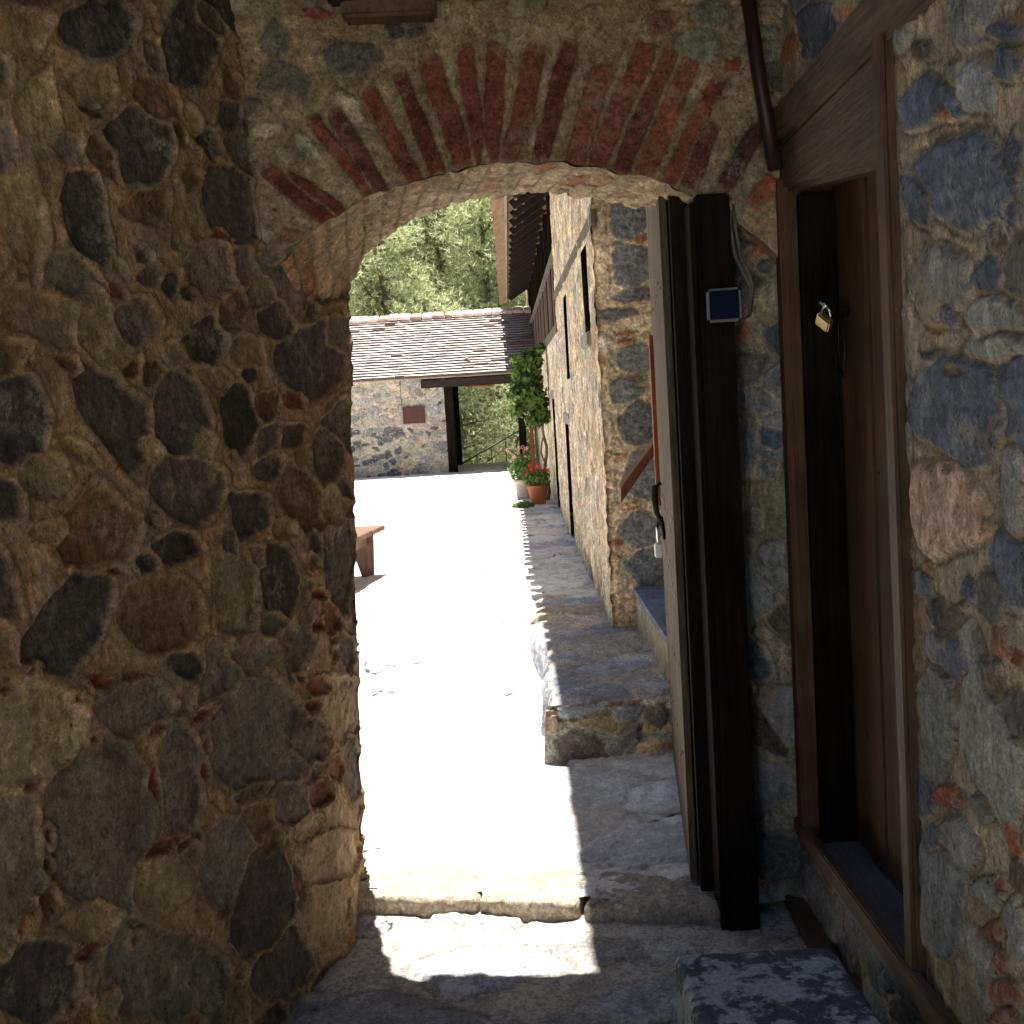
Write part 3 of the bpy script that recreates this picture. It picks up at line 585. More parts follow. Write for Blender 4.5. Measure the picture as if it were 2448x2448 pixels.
# ledge along the building
PAL_LE = {'a':(.36,.36,.37),'b':(.27,.29,.33),'c':(.40,.36,.33),'d':(.22,.235,.26),'m':(.42,.385,.33),'t':(.46,.36,.23),'k':(.15,.13,.11),'r':(.32,.15,.09)}
PAL_LE = {k_: tuple(c_*1.25 for c_ in v_) for k_,v_ in PAL_LE.items()}
le = empty('stone_ledge', (.35,5,0), 0, 'low slate topped masonry ledge jutting from the building beyond the door leaf', 'ledge'); lloc = Vector(le.location)
us = np.concatenate([spaced((-.26,.60,.0075)), spaced((.60,1.5,.05))[1:]]); vs = spaced((4.93,7.6,.011))
def xe(Y): return .05*(fbm(Y*2.2,Y*0+2,71,3)-.5)*2
def base_ledge(U,V):
    side = np.clip(-U, 0, .26); top = np.clip(U, 0, 9); rr = np.exp(-(U/.035)**2)
    fr_ = sstep(5.06,4.93,V)
    X = .10+xe(V)+top-.02*side/.26+.010*rr
    return (X, V+.07*(fbm((top+.1)*5,top*0,72)-.5)*sstep(5.2,4.93,V), .352-side-.012*rr-.022*fr_**2*(side<.02)+.010*(fbm(U*4,V*3,74)-.5)*(side<.001))
o = surf_mesh('slate_top', us, vs, base_ledge, [('b',.17,5.08,.15,.01,-.02,.10),('c',.40,5.22,.07,0,0,.06),('b',.30,5.45,.16,.02,-.03,.11),('a',.1,5.35,.09,0,0,.07)], PAL_LE, M['floor'], None, seed=47, fill=[(.16,400,'abcd',1.7,.86),(.08,800,'abdt',1.8,.9)], depth=.008, mort_amp=.007, smear=.2, warp=.014, grow=1.1, jw=.01)
o.parent = le; o.location = -lloc
us = spaced((.082,1.6,.008)); vs = spaced((.08,.356,.007))
def base_lf(U,V): return (U+xe(np.full(U.shape,4.93))*sstep(.5,.10,U)-.02*(.352-V)/.26*sstep(.3,.1,U), 4.93+.07*(fbm(U*5,U*0,72)-.5)+0*U, V-.02*sstep(.30,.352,V))
o = surf_mesh('front_face', us, vs, base_lf, [('k',.20,.16,.085,-.01,.0,.065),('t',.32,.25,.10,-.03,.01,.035),('b',.42,.29,.045,0,0,.04),('k',.52,.27,.05,0,0,.045),('t',.50,.14,.07,.02,0,.03),('b',.22,.31,.11,0,0,.03)], PAL_LE, M['floor'], None, seed=48, fill=[(.05,300,'tkbc',1.6,.95),(.02,300,'tkr',1.8,1)], depth=.018, mort_amp=.018, smear=.3, warp=.01)
o.parent = le; o.location = -lloc
# blue-topped stone seat behind the leaf
st = empty('masonry_seat', (.9,5.7,0), 0, 'blue slate topped masonry seat against the building corner, half hidden by the door leaf', 'masonry seat'); s_l = Vector(st.location)
o = rock('seat_base', .605,1.4,4.9,6.36,.30,.535, M['wallR'], (.36,.30,.2), 77, .02, .02, None, .02, alpha=.3); o.parent = st; o.location = -s_l
o = rock('slate_top', .590,1.4,4.88,6.35,.535,.575, M['floor'], (.19,.22,.29), 78, .008, .02, None, .012); o.parent = st; o.location = -s_l

# block in the foreground right
o = rock('mounting_block', .33,.71,1.9,2.83,-.02,.255, M['block'], (.14,.155,.18), 83, .010, .008, None, .022, skew=-.03)
tag(o, 'square dark stone block with white lichen blotches on the passage floor below the door', 'stone block')

# ================================================================== building on the right of the courtyard
PAL_B = {'u':(.38,.38,.38),'g':(.46,.41,.32),'t':(.66,.55,.38),'b':(.42,.32,.20),'r':(.42,.2,.11),'d':(.17,.165,.16),'m':(.56,.47,.325),'k':(.115,.11,.105)}
PAL_B['m'] = (.66,.52,.33)
PAL_B.update({'g':(.48,.41,.30),'u':(.38,.345,.29),'b':(.44,.33,.20),'t':(.58,.47,.31)})
def fadeB(U,V):
    f = np.ones(U.shape)
    for a,b,c,d in slots: f = np.minimum(f, np.clip(np.maximum(np.maximum(a-U,U-b),np.maximum(c-V,V-d))/.08,.15,1))
    return f
bd = empty('monastery_building', (2,14,.35), 0, 'long pale rubble stone building with a timber gallery, right of the courtyard', 'building'); bl = Vector(bd.location)
BX, BY0, BY1 = .48, 6.37, 24.0
slots = [(6.85,7.30,1.93,2.40),(9.3,9.8,1.70,2.32),(12.7,13.5,.30,1.53),(9.95,10.6,.30,1.33)]
GY0, GY1, GZ0, GZ1 = 11.1, 24.0, 2.22, 3.60
def keepB(U,V):
    k = ~((U>GY0)&(U<GY1-.8)&(V>GZ0)&(V<GZ1))
    for a,b,c,d in slots: k &= ~((U>a)&(U<b)&(V>c)&(V<d))
    return k
us = spaced((6.37,9,.013),(9,13,.018),(13,24,.035)); vs = spaced((.15,3.62,.018))
def base_b(U,V): return (BX+.02*(fbm(U*.8,V*.8,90)-.5)+0*U, U, V)
fillB = [(.11,3500,'ugtbg',1.5,.95),(.06,9000,'ugtbgd',1.7,.97),(.03,16000,'gtbru',2,1.0)]
o = surf_mesh('long_wall', us, vs, base_b, [], PAL_B, M['bldg'], None, keep=keepB, fade=fadeB, seed=91, fill=fillB, depth=.005, mort_amp=.009, smear=.5, warp=.02, flip=True, bounds=(6.37,24,.15,3.6))
o.parent = bd; o.location = -bl
def zz(y): return 1.6-(y-929)*.00219
Q = []
for (a,b,k,xx) in ((483,582,'d',.66),(607,698,'d',.67),(702,731,'d',.67),(745,770,'k',.60),(797,808,'r',.62),(813,826,'r',.62),(826,893,'d',.66),(903,912,'r',.66),(920,932,'r',.67),(905,967,'k',.61),(971,1062,'k',.66),(1090,1185,'d',.67),(1197,1205,'r',.61),(1212,1222,'r',.61),(1233,1304,'d',.66),(1312,1387,'d',.67),(400,475,'d',.67)):
    hw = .10 if k != 'r' else .05
    Q.append((k, xx, (zz(a)+zz(b))/2, hw, 0, 0, abs(zz(a)-zz(b))/2*1.02, 1.2))
us = spaced((.48,1.0,.007),(1.0,2.6,.04)); vs = spaced((.15,3.5,.009))
def base_e(U,V): return (U, 6.37+.03*(fbm(V*5,U*5,95)-.5)+.02*sstep(.52,.48,U), V)
o = surf_mesh('end_wall', us, vs, base_e, Q, PAL_B, M['bldg'], None, seed=96, fill=[(.05,900,'gtbg',1.5,1.0),(.025,2500,'tbrg',1.7,1.1)], depth=.014, mort_amp=.02, smear=.15, warp=.012)
o.parent = bd; o.location = -bl
cr = MB(); cr.box(.60,5,6.45,24.5,.0,2.16); cr.box(.60,5,6.45,GY0-.06,2.16,3.5); cr.box(1.9,5,GY0-.04,24.5,2.165,3.6)
o = cr.build('wall_core', M['bldg'], bd); o.location = -bl
# gallery
g = MB(); g.box(.50,1.9,GY0-.03,24,2.168,2.215); o = g.build('gallery_floor', M['wood_darkx'], bd); o.location = -bl
for k,y in enumerate(np.arange(GY0+.05, 23.5, 1.35)):
    g = MB(); g.box(.50,.60,y,y+.10,2.217,3.56,.008); o = g.build('gallery_post', M['wood_dark'], bd); o.location = -bl
g = MB(); g.box(.49,.62,GY0-.3,23.9,3.56,3.68,.01); o = g.build('wall_plate', M['wood_redx'], bd); o.location = -bl
g = MB(); g.box(.47,.54,GY0,23.3,2.83,2.875,.006); o = g.build('handrail', M['wood_greyd'], bd); o.location = -bl
g = MB(); y = GY0+.02
rng = random.Random(8)
while y < 23.2:
    g.box(.505+rng.uniform(0,.006),.53,y,y+.135,2.22,2.828); y += .142
o = g.build('balustrade', M['wood_balus'], bd); o.location = -bl
g = MB(); g.beam((.484,6.3,2.465),(.476,11.1,2.45),.026,.07); o = g.build('tie_beam', M['wood_greyd'], bd); o.location = -bl
g = MB(); g.box(.462,.52,11.0,17.5,2.13,2.212,.008); o = g.build('sill_beam', M['wood_greyd'], bd); o.location = -bl
for a,b,c,d in slots[2:]:
    g = MB(); y = a+.02
    while y < b-.02: g.box(.53,.56,y,min(y+.14,b),c,d); y += .15
    dr = g.build('plank_door', M['wood_frame'], bd); dr.location = -bl
    g = MB(); g.box(.47,.56,a-.12,b+.1,d+.002,d+.10,.008); o = g.build('door_lintel', M['wood_grey'], bd); o.location = -bl
for a,b,c,d in slots[:2]:
    g = MB(); g.box(.56,.585,a,b,c,d); g.box(.53,.56,(a+b)/2-.02,(a+b)/2+.02,c,d); o = g.build('window_shutter', M['wood_dark'], bd); o.location = -bl
g = MB(); g.box(.455,.60,6.85,7.45,1.845,1.925,.01); o = g.build('window_sill', M['wood_grey'], bd); o.location = -bl
# roof of the building: rises from the eave (X .08, Z 3.40)
ES = .62
def rz(x): return 3.42+(x-.08)*ES
rf = empty('overhanging_tile_roof', (1.5,12,3.5), 0, 'overhanging tiled roof edge of the courtyard building seen from underneath', 'roof'); rl = Vector(rf.location)
RY0, RY1 = 3.95, 23.25
def ex(y): return -.04+.085*(1-min(1,max(0,(y-6)/3.2)))
tb = MB(); y = RY0; rng = random.Random(12)
while y < RY1:   # under-tiles: curved pans running down the slope
    n = 6; w_ = .19; x0 = ex(y)+rng.uniform(-.012,.012)
    for (xa,xb,dz_) in ((x0,1.2,0),):
        vv = []
        for x in (xa,xb):
            for k in range(n+1):
                a = math.pi*k/n; vv.append(tb.bm.verts.new((x, y+w_/2-math.cos(a)*w_/2, rz(x)+dz_-.01-math.sin(a)*.065+rng.uniform(-.003,.003))))
        for k in range(n): tb.bm.faces.new((vv[k],vv[k+1],vv[n+2+k],vv[n+1+k])).smooth = True
    y += .25
o = tb.build('tile_rows', [M['tile_brown'],M['tile_shade']], rf)
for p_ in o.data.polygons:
    if abs(p_.normal.y) > .75: p_.material_index = 1  # shade between the pans painted on their steep sides
o = o; o.location = -rl
tb = MB()
for ya_,yb_,xa_,xb_ in ((RY0,9.0,.045,.045),(9.004,RY1,.01,.01)):
    tb.hexa([(xa_,ya_,rz(xa_)+.012),(4.5,ya_,rz(4.5)+.012),(4.5,yb_,rz(4.5)+.012),(xb_,yb_,rz(xb_)+.012),(xa_-.01,ya_,rz(xa_)+.07),(4.5,ya_,rz(4.5)+.12),(4.5,yb_,rz(4.5)+.12),(xb_-.01,yb_,rz(xb_)+.07)])
o = tb.build('tile_covering', [M['tile'],M['tile_shade']], rf)
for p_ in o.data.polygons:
    if p_.normal.z < 0: p_.material_index = 1  # underside gets the painted shade tone
o = o; o.location = -rl
tb = MB(); tb.box(.075,.10,RY0,RY1,rz(.08)-.115,rz(.08)-.055,.004); o = tb.build('eave_board', M['wood_grey'], rf); o.location = -rl
rng = random.Random(3)
for x in (.17,.25):
    tb = MB(); y = RY0
    while y < RY1:
        tb.box(x,x+.028,y,y+.13,rz(x)-.085,rz(x)-.06); y += .172
    o = tb.build('tile_batten', M['tile_brown'], rf); o.location = -rl
y = RY0+.3
while y < RY1:
    tb = MB(); tb.beam((.14,y,rz(.14)-.10),(1.6,y,rz(1.6)-.10),.075,.10); o = tb.build('rafter', M['wood_darkx'], rf); o.location = -rl
    y += .62

# ================================================================== far range with gateway
fr = empty('gate_range', (-3,22,.35), 0, 'low far stone range with a striped tiled roof and open timber gateway', 'building'); fl = Vector(fr.location)
PAL_FR = {'k':(.09,.09,.095),'g':(.30,.28,.24),'t':(.42,.36,.26),'u':(.26,.255,.25),'r':(.36,.2,.13),'m':(.44,.39,.31)}
us = spaced((-13,-3,.3),(-3,-1.05,.013),(-1.05,-1.04,.01)); vs = spaced((.3,1.98,.013))
far_st = []
rng = random.Random(5)
for i in range(60):
    u = rng.uniform(-3,-1.9); v = rng.uniform(.35,1.15); far_st.append(('k' if rng.random()<.7 else 'g',u,v,rng.uniform(.05,.13),0,0,rng.uniform(.035,.07),1))
o = surf_mesh('stone_wall', us, vs, lambda U,V:(U,21+0*U,V), far_st, PAL_FR, M['bldg'], None, seed=121, fill=[(.09,900,'ggtu',1.5,.97),(.045,2500,'gtugk',1.7,1),(.025,3000,'trg',1.8,1.05)], depth=.012, mort_amp=.015, smear=.5, warp=.02, bounds=(-3.2,-1,.3,2))
o.parent = fr; o.location = -fl
cr = MB(); cr.box(-13,-1.06,21.03,23.5,0,1.95); o = cr.build('wall_core', M['bldg'], fr); o.location = -fl
for (a,b,y0) in ((-1.07,-.92,20.97),(.155,.28,20.97),(-1.07,-.92,23.2)):
    g = MB(); g.box(a,b,y0,y0+.16,.3,1.93,.01); o = g.build('gate_post', M['wood_dark'], fr); o.location = -fl
g = MB(); g.box(-1.45,.46,20.94,21.12,1.80,1.93,.01); g.box(-1.45,.46,20.98,21.10,1.935,2.02,.01); o = g.build('lintel', M['wood_darkx'], fr); o.location = -fl
g = MB(); g.box(-1.2,.46,23.3,23.45,1.86,2.02,.01); o = g.build('lintel', M['wood_darkx'], fr); o.location = -fl
g = MB(); g.box(-.70,-.22,20.93,20.965,1.775,1.80,.004); o = g.build('hanging_lath', M['wood_red'], fr); o.location = -fl
# courses
rr = MB(); y,z = 20.78,1.985; NC = 24; dy = 2.35/NC; dz_ = 1.13/NC; rng = random.Random(9)
for k in range(NC):
    yy = 20.78+k*dy; z0 = 1.985+k*dz_
    x = -13.0
    seg = .0
    while x < .62:
        L = rng.uniform(.16,.24) if x > -3.2 else 2.0
        x2 = min(x+L,.62); j = rng.uniform(-.004,.004)+(.012 if rng.random()<.05 else 0); jy = rng.uniform(-.008,.008)-(.03 if rng.random()<.03 else 0)
        rr.hexa([(x,yy+jy,z0-.01),(x2-.004,yy+jy,z0-.01),(x2-.004,yy+dy*1.2,z0+dz_-.01),(x,yy+dy*1.2,z0+dz_-.01),(x,yy+jy,z0+.037+j),(x2-.004,yy+jy,z0+.037+j),(x2-.004,yy+dy*1.2,z0+dz_+.011),(x,yy+dy*1.2,z0+dz_+.011)])
        x = x2
o = rr.build('tile_courses', [M['tile'],M['tile_shade']], fr); o.location = -fl
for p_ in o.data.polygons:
    if p_.normal.y < -.9: p_.material_index = 1  # shadow lines of the courses painted on the riser faces
rr = MB(); rr.hexa([(-13,20.85,1.96),(.6,20.85,1.96),(.6,25.5,1.96),(-13,25.5,1.96),(-13,23.1,3.08),(.6,23.1,3.08),(.6,23.2,3.08),(-13,23.2,3.08)])
# hollow over the gateway is hidden by the lintels
o = rr.build('roof_deck', M['tile'], fr); o.location = -fl
x = -13.; rng = random.Random(14)
while x < .5:
    L = rng.uniform(.15,.24) if x > -3.3 else 1.5
    g = MB(); h = rng.uniform(0,.022); t_ = rng.uniform(-.012,.012); g.hexa([(x,22.98,3.07+h-t_),(x+L-.014,22.98,3.07+h+t_),(x+L-.014,23.32,3.1+h),(x,23.32,3.1+h),(x,22.98,3.125+h-t_),(x+L-.014,22.98,3.125+h+t_),(x+L-.014,23.32,3.22+h),(x,23.32,3.22+h)],.012); o = g.build('ridge_tile', M['ridge_p' if rng.random()<.7 else 'ridge'], fr); o.location = -fl
    x += L
g = MB(); g.beam((-.70,21.28,2.29),(-.60,21.20,2.245),.05,.02,.003); o = g.build('loose_tile', M['ridge']); tag(o, 'broken pale tile chip lying loose on the far striped roof', 'roof tile')
g = MB(); g.box(-1.785,-1.41,20.935,20.975,1.22,1.495,.004)
o = g.build('notice_board', M['board']); tag(o, 'plain maroon square board hung on the far stone wall left of the gateway', 'board')
g = MB(); g.tube([(-1.80,20.96,1.94),(-1.795,20.96,1.5)],.004,5); o = g.build('hanging_wire', M['iron']); tag(o,'thin vertical wire above the maroon board','wire')

# ================================================================== hill and trees
us = spaced((-300,-20,14),(-20,20,1.0),(20,300,14)); vs = spaced((-60,22,4),(22,60,.8),(60,400,10))
U,V = np.meshgrid(us,vs,indexing='ij')
Z = -.35+(-1.2)*sstep(24,30,V)+ (V-31).clip(0)*.75*sstep(31,40,V)+2*(fbm(U*.1,V*.1,200)-.5)*sstep(26,34,V)
Z = np.minimum(Z, 90)
me = np_mesh('hillside', np.stack([U,V,Z],-1).reshape(-1,3), grid_quads(len(us),len(vs)), None)
o = link('hillside', me, M['hill']); tag(o, kind='structure')
def hill_z(x,y):
    y = np.float64(y); return float(-.35-1.2*sstep(24,30,y)+max(0,y-31)*.75*sstep(31,40,y))
def pine(seed, h=8., R=2.8, clumps=70, tufts=55, needles=9, nl=.2, mat='needle', base=.15):
    rng = np.random.RandomState(seed); pr = random.Random(seed)
    root = empty('pine_tree', (0,0,0)); wd = MB()
    tr = [(0.12*math.sin(i*1.3+seed), .12*math.cos(i*1.7+seed), h*i/7) for i in range(8)]
    wd.tube(tr, [.16*(1-i/8.5)+.02 for i in range(8)], 8)
    CP = []
    for k in range(clumps):
        t = base+(1-base)*((k+.5)/clumps); zc = h*t; a = k*2.4+pr.uniform(-.4,.4)
        rad = R*(1-.75*t**1.6)*pr.uniform(.45,1.0)
        e = (rad*math.cos(a), rad*math.sin(a), zc+pr.uniform(-.3,.5))
        if k % 2 == 0: wd.tube([(0,0,zc-.5*rad*.4),(e[0]*.5,e[1]*.5,zc-.1),e],[.05,.035,.012],5)
        CP.append((e, R*.26*pr.uniform(.6,1.2)))
    wd.build('trunk', M['bark'], root)
    Vs = []
    for (e,cr_) in CP:
        n = tufts
        d = rng.normal(size=(n,3)); d /= np.linalg.norm(d,axis=1,keepdims=True)
        c = np.array(e)+d*cr_*(rng.rand(n,1)**.4)*np.array([1.2,1.2,.75])
        out = d*.6+np.array([0,0,.45]); 
        m = needles
        nd = np.repeat(out,m,0)+rng.normal(size=(n*m,3))*.75; nd /= np.linalg.norm(nd,axis=1,keepdims=True)
        cc = np.repeat(c,m,0); L = nl*(.6+.8*rng.rand(n*m,1))
        sd_ = np.cross(nd, rng.normal(size=(n*m,3))); sd_ /= np.linalg.norm(sd_,axis=1,keepdims=True)
        wdt = nl*.05
        Vs.append(np.stack([cc-sd_*wdt, cc+sd_*wdt, cc+nd*L],1).reshape(-1,3))
    V_ = np.concatenate(Vs); Q_ = np.arange(len(V_)).reshape(-1,3)
    link('crown', np_mesh('crown', V_, Q_, None, False), M[mat], root)
    return root
def copy_tree(o, parent=None):
    c = o.copy(); COL.objects.link(c); c.parent = parent
    for ch in o.children: copy_tree(ch, c)
    return c
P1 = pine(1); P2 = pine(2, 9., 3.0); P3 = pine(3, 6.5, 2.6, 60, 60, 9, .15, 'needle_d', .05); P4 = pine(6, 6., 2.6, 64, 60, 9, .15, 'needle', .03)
used = set()
def place(p, x, y, s, rz, label, z=None):
    o = p if p.name not in used else copy_tree(p)
    used.add(p.name); o.location = (x, y, hill_z(x,y)-.2 if z is None else z); o.scale = (s,s,s); o.rotation_euler = (0,0,rz)
    tag(o, label, 'pine tree', 'pines on the slope behind the far range')
rng = random.Random(21)
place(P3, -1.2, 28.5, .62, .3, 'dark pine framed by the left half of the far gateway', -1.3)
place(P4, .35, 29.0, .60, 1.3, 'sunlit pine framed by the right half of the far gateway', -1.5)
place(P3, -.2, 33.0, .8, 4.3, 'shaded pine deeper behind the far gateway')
place(P1, -4.8, 33.5, .8, 0, 'bright pine leftmost above the striped roof')
place(P2, -3.3, 34.5, .85, 1, 'bright feathery pine above the middle of the striped roof')
place(P4, -2.0, 33.2, .95, 2, 'yellow green pine right behind the ridge tiles')
place(P1, -.4, 36, .9, 2.4, 'pale green pine beside the overhanging eave')
pool = [P1,P2,P4]
for i,(x,y) in enumerate([(-6.5,37),(-4.2,38.5),(-2.1,38),(.2,40),(1.6,36),(-7.6,42),(-5.4,43),(-3.2,43.5),(-1,44),(1.4,45),(-8.6,48),(-6,49),(-3.4,49),(-1,50),(1.6,51),(-9,55),(-6,56),(-3,56),(0,57),(3.4,42),(3.6,50),(-10.5,36),(-10,43),(5.5,37)]):
    place(pool[i%3], x+rng.uniform(-.4,.4), y, rng.uniform(.85,1.15), rng.uniform(0,6), 'pine among the mass of trees higher up the hillside')
# handrail beyond the gateway
hr = empty('handrail_fence', (0,25.5,.2), 0, 'thin dark metal handrail beside the path beyond the far gateway', 'railing'); hl = Vector(hr.location)
g = MB(); g.tube([(-1.0,25.0,.28),(.5,26.5,.98)],.016,6); o = g.build('top_rail', M['iron'], hr); o.location = -hl
for k in range(6):
    t_ = k/5; g = MB(); g.tube([(-1+1.5*t_,25+1.5*t_,-.4),(-1+1.5*t_,25+1.5*t_,.28+.7*t_)],.011,6); o = g.build('post', M['iron'], hr); o.location = -hl

# ================================================================== plants in the courtyard
def leaf_quads(C, N, size, rng, droop=.3):
    """one 4-vertex folded leaf per centre"""
    n = len(C); a = rng.normal(size=(n,3)); t = np.cross(N,a); t /= np.linalg.norm(t,axis=1,keepdims=True)+1e-9
    b = np.cross(N,t); s = size*(.7+.6*rng.rand(n,1))
    fold = N*s*.18
    V = np.stack([C-t*s, C-b*s*.55+fold, C+t*s, C+b*s*.55+fold],1)
    return V.reshape(-1,3)
def leafmass(name, blobs, n, size, mat, parent, seed):
    rng = np.random.RandomState(seed); Vs = []
    for (c,r,wt) in blobs:
        m = int(n*wt); d = rng.normal(size=(m,3)); d /= np.linalg.norm(d,axis=1,keepdims=True)
        P = np.array(c)+d*np.array(r)*(.45+.6*rng.rand(m,1))
        N = d+rng.normal(size=(m,3))*.6+np.array([-.3,-.3,.3]); N /= np.linalg.norm(N,axis=1,keepdims=True)
        Vs.append(leaf_quads(P,N,size,rng))
    V = np.concatenate(Vs); return link(name, np_mesh(name, V, np.arange(len(V)).reshape(-1,4), None, True), mat, parent)
vine = empty('climbing_vine', (.38,14.4,.35), 0, 'bushy green climbing vine on a twisted stem against the pale building', 'climbing plant'); vl = Vector(vine.location)
o = leafmass('foliage', [((.30,14.4,1.98),(.13,.22,.14),.8),((.24,14.35,1.80),(.18,.28,.17),1.2),((.20,14.3,1.62),(.19,.26,.14),1),((.33,14.3,1.50),(.13,.22,.15),1),((.36,14.2,1.34),(.11,.16,.10),.7),((.06,14.3,1.60),(.08,.12,.08),.3),((.14,14.4,2.0),(.09,.12,.06),.2),((.40,14.3,2.10),(.06,.10,.07),.2),((.28,14.1,1.28),(.10,.10,.06),.25),((.10,14.2,1.42),(.10,.12,.08),.2),((.24,14.3,1.68),(.21,.30,.38),.45)], 380, .040, M['vine'], vine, 5); o.location = -vl
g = MB(); pts = [(.40+.02*math.sin(i*1.4), 14.3+.02*math.cos(i*1.9), .36+i*.105) for i in range(13)]; g.tube(pts,[.022-.0008*i for i in range(13)],7)
pts = [(.37+.025*math.sin(i*1.7+2), 14.28, .36+i*.11) for i in range(12)]; g.tube(pts,.012,6)
o = g.build('stem', M['bark'], vine); o.location = -vl
g = MB(); g.box(.235,.275,14.4,14.44,.35,1.75,.004); o = g.build('wooden_stake', M['wood_red']); tag(o, 'reddish wooden stake standing upright between the geraniums under the vine', 'stake')
def pot(name_loc, r0, r1, h, mat, label, cat='flower pot'):
    x,y,z = name_loc
    g = MB(); g.lathe((0,0,0), [(0,.002),(r0,.0),(r0*1.02,.01),(r1*.92,h*.80),(r1*.93,h*.81),(r1,h*.83),(r1*1.02,h*.98),(r1*.97,h),(r1*.88,h*.99),(r1*.85,h*.86),(0,h*.86)], 40)
    e = empty('flower_pot', name_loc, 0, label, cat)
    g.build('pot_body', mat, e)
    g = MB(); g.lathe((0,0,h*.87), [(r1*.85,0),(0,.01)], 20); g.build('soil', M['bark'], e)
    return e
pot((.282,14.0,.352), .082,.122,.215, M['terracotta'], 'terracotta pot of red geraniums standing on the slate paving by the wall')
pot((.13,14.75,.352), .085,.115,.24, M['palepot'], 'pale weathered pot of pink geraniums behind the terracotta pot')
def geranium(loc, rx, h, fm, seed, label, nf):
    e = empty('geranium', loc, 0, label, 'potted plant')
    leafmass('foliage', [((0,0,h*.35),(rx,rx,h*.42),1),((rx*.3,0,h*.6),(rx*.7,rx*.7,h*.3),.5),((-rx*.6,0,h*.3),(rx*.5,rx*.5,h*.3),.35)], 420, .022, M['geran'], e, seed)
    pr = random.Random(seed); st = MB(); 
    for k in range(nf):
        a = pr.uniform(0,6.28); r = rx*pr.uniform(.3,1.05); p = (r*math.cos(a), -abs(r*math.sin(a)), h*pr.uniform(.65,1.08))
        st.tube([(p[0]*.3,p[1]*.3,h*.1),p],.0025,4)
        rg = np.random.RandomState(seed*10+k); m = 26
        d = rg.normal(size=(m,3)); d /= np.linalg.norm(d,axis=1,keepdims=True)
        V = leaf_quads(np.array(p)+d*.020, d, .012, rg)
        link('flower_head', np_mesh('flower_head', V, np.arange(len(V)).reshape(-1,4), None, False), fm, e)
    st.build('stems', M['geran'], e)
geranium((.282,14.0,.55), .145,.23, M['fl_red'], 7, 'green geranium with red flower heads growing in the terracotta pot', 12)
geranium((.13,14.75,.57), .17,.42, M['fl_pink'], 9, 'tall geranium with pale pink flower heads behind the wooden stake', 9)
gw = leafmass('ground_weed', [((.10,13.7,.37),(.13,.22,.035),1)], 500, .018, M['geran'], None, 15)
tag(gw, 'small patch of green weed on the paving beside the terracotta pot', 'weed')

# ================================================================== bench
bn = empty('wooden_bench', (-1.25,8.6,.34), 0, 'reddish wooden bench with tapered plank leg in the glaring courtyard', 'bench'); bo = Vector(bn.location)
A = Vector((-.955,9.02,.70)); D = Vector((-.16,-.98,0)).normalized(); S = Vector((-.98,.16,0)).normalized()
def P(a,b,z): q = A+D*a+S*b; return (q.x,q.y,z)
g = MB(); g.hexa([P(0,0,.672),P(1.6,0,.672),P(1.6,.34,.672),P(0,.34,.672),P(0,0,.705),P(1.6,0,.705),P(1.6,.34,.705),P(0,.34,.705)],.004); o = g.build('seat', M['wood_bench'], bn); o.location = -bo
for a in (.12,1.4):
    g = MB(); g.hexa([P(a,.07,.34),P(a+.035,.07,.34),P(a+.035,.155,.34),P(a,.155,.34),P(a,.055,.668),P(a+.035,.055,.668),P(a+.035,.25,.668),P(a,.25,.668)],.003); o = g.build('leg', M['wood_bench'], bn); o.location = -bo
g = MB(); g.hexa([P(.16,.10,.58),P(1.39,.10,.58),P(1.39,.125,.58),P(.16,.125,.58),P(.16,.10,.667),P(1.39,.10,.667),P(1.39,.125,.667),P(.16,.125,.667)]); o = g.build('apron', M['wood_bench'], bn); o.location = -bo

# ================================================================== gateway door leaf, post
dl = empty('gate_leaf', (.50,3.72,.11), 0, 'open plank gate leaf swung into the courtyard, weathered pale planks seen edge on', 'door'); dlo = Vector(dl.location)
a0 = Vector((.478,3.70,0)); a1 = Vector((.592,4.98,0)); dd = (a1-a0); Ld = dd.length; dn = dd.normalized(); nn = Vector((dn.y,-dn.x,0))
def Q3(s,t,z): q = a0+dn*s+nn*t; return (q.x,q.y,z)
def slab(mb,s0,s1,t0,t1,z0,z1,b=.003): mb.hexa([Q3(s0,t0,z0),Q3(s1,t0,z0),Q3(s1,t1,z0),Q3(s0,t1,z0),Q3(s0,t0,z1),Q3(s1,t0,z1),Q3(s1,t1,z1),Q3(s0,t1,z1)],b)
for k in range(7):
    g = MB(); slab(g, k*Ld/7+.002,(k+1)*Ld/7-.002,0,.022+.002*(k%2),.066,2.34); o = g.build('plank', M['wood_leaf'], dl); o.location = -dlo
g = MB(); slab(g,.0,.10,.026,.075,.07,2.33); slab(g,.6,.68,.026,.07,.115,2.33); slab(g,Ld-.1,Ld,.026,.07,.115,2.33)
for z in (.35,1.1,1.85): slab(g,.102,Ld-.102,.03,.064,z,z+.11)
o = g.build('back_frame', M['wood_dark'], dl); o.location = -dlo
rng = random.Random(2)
for z in (.42,.70,.98,1.16,1.9):
    for k in range(7):
        p = Vector(Q3((k+.5)*Ld/7+rng.uniform(-.02,.02), -.001, z+rng.uniform(-.03,.03))); g = MB(); g.obox(p,(.011,.006,.011),Matrix.Identity(3),.002); o = g.build('nail_head', M['steel'], dl); o.location = -dlo
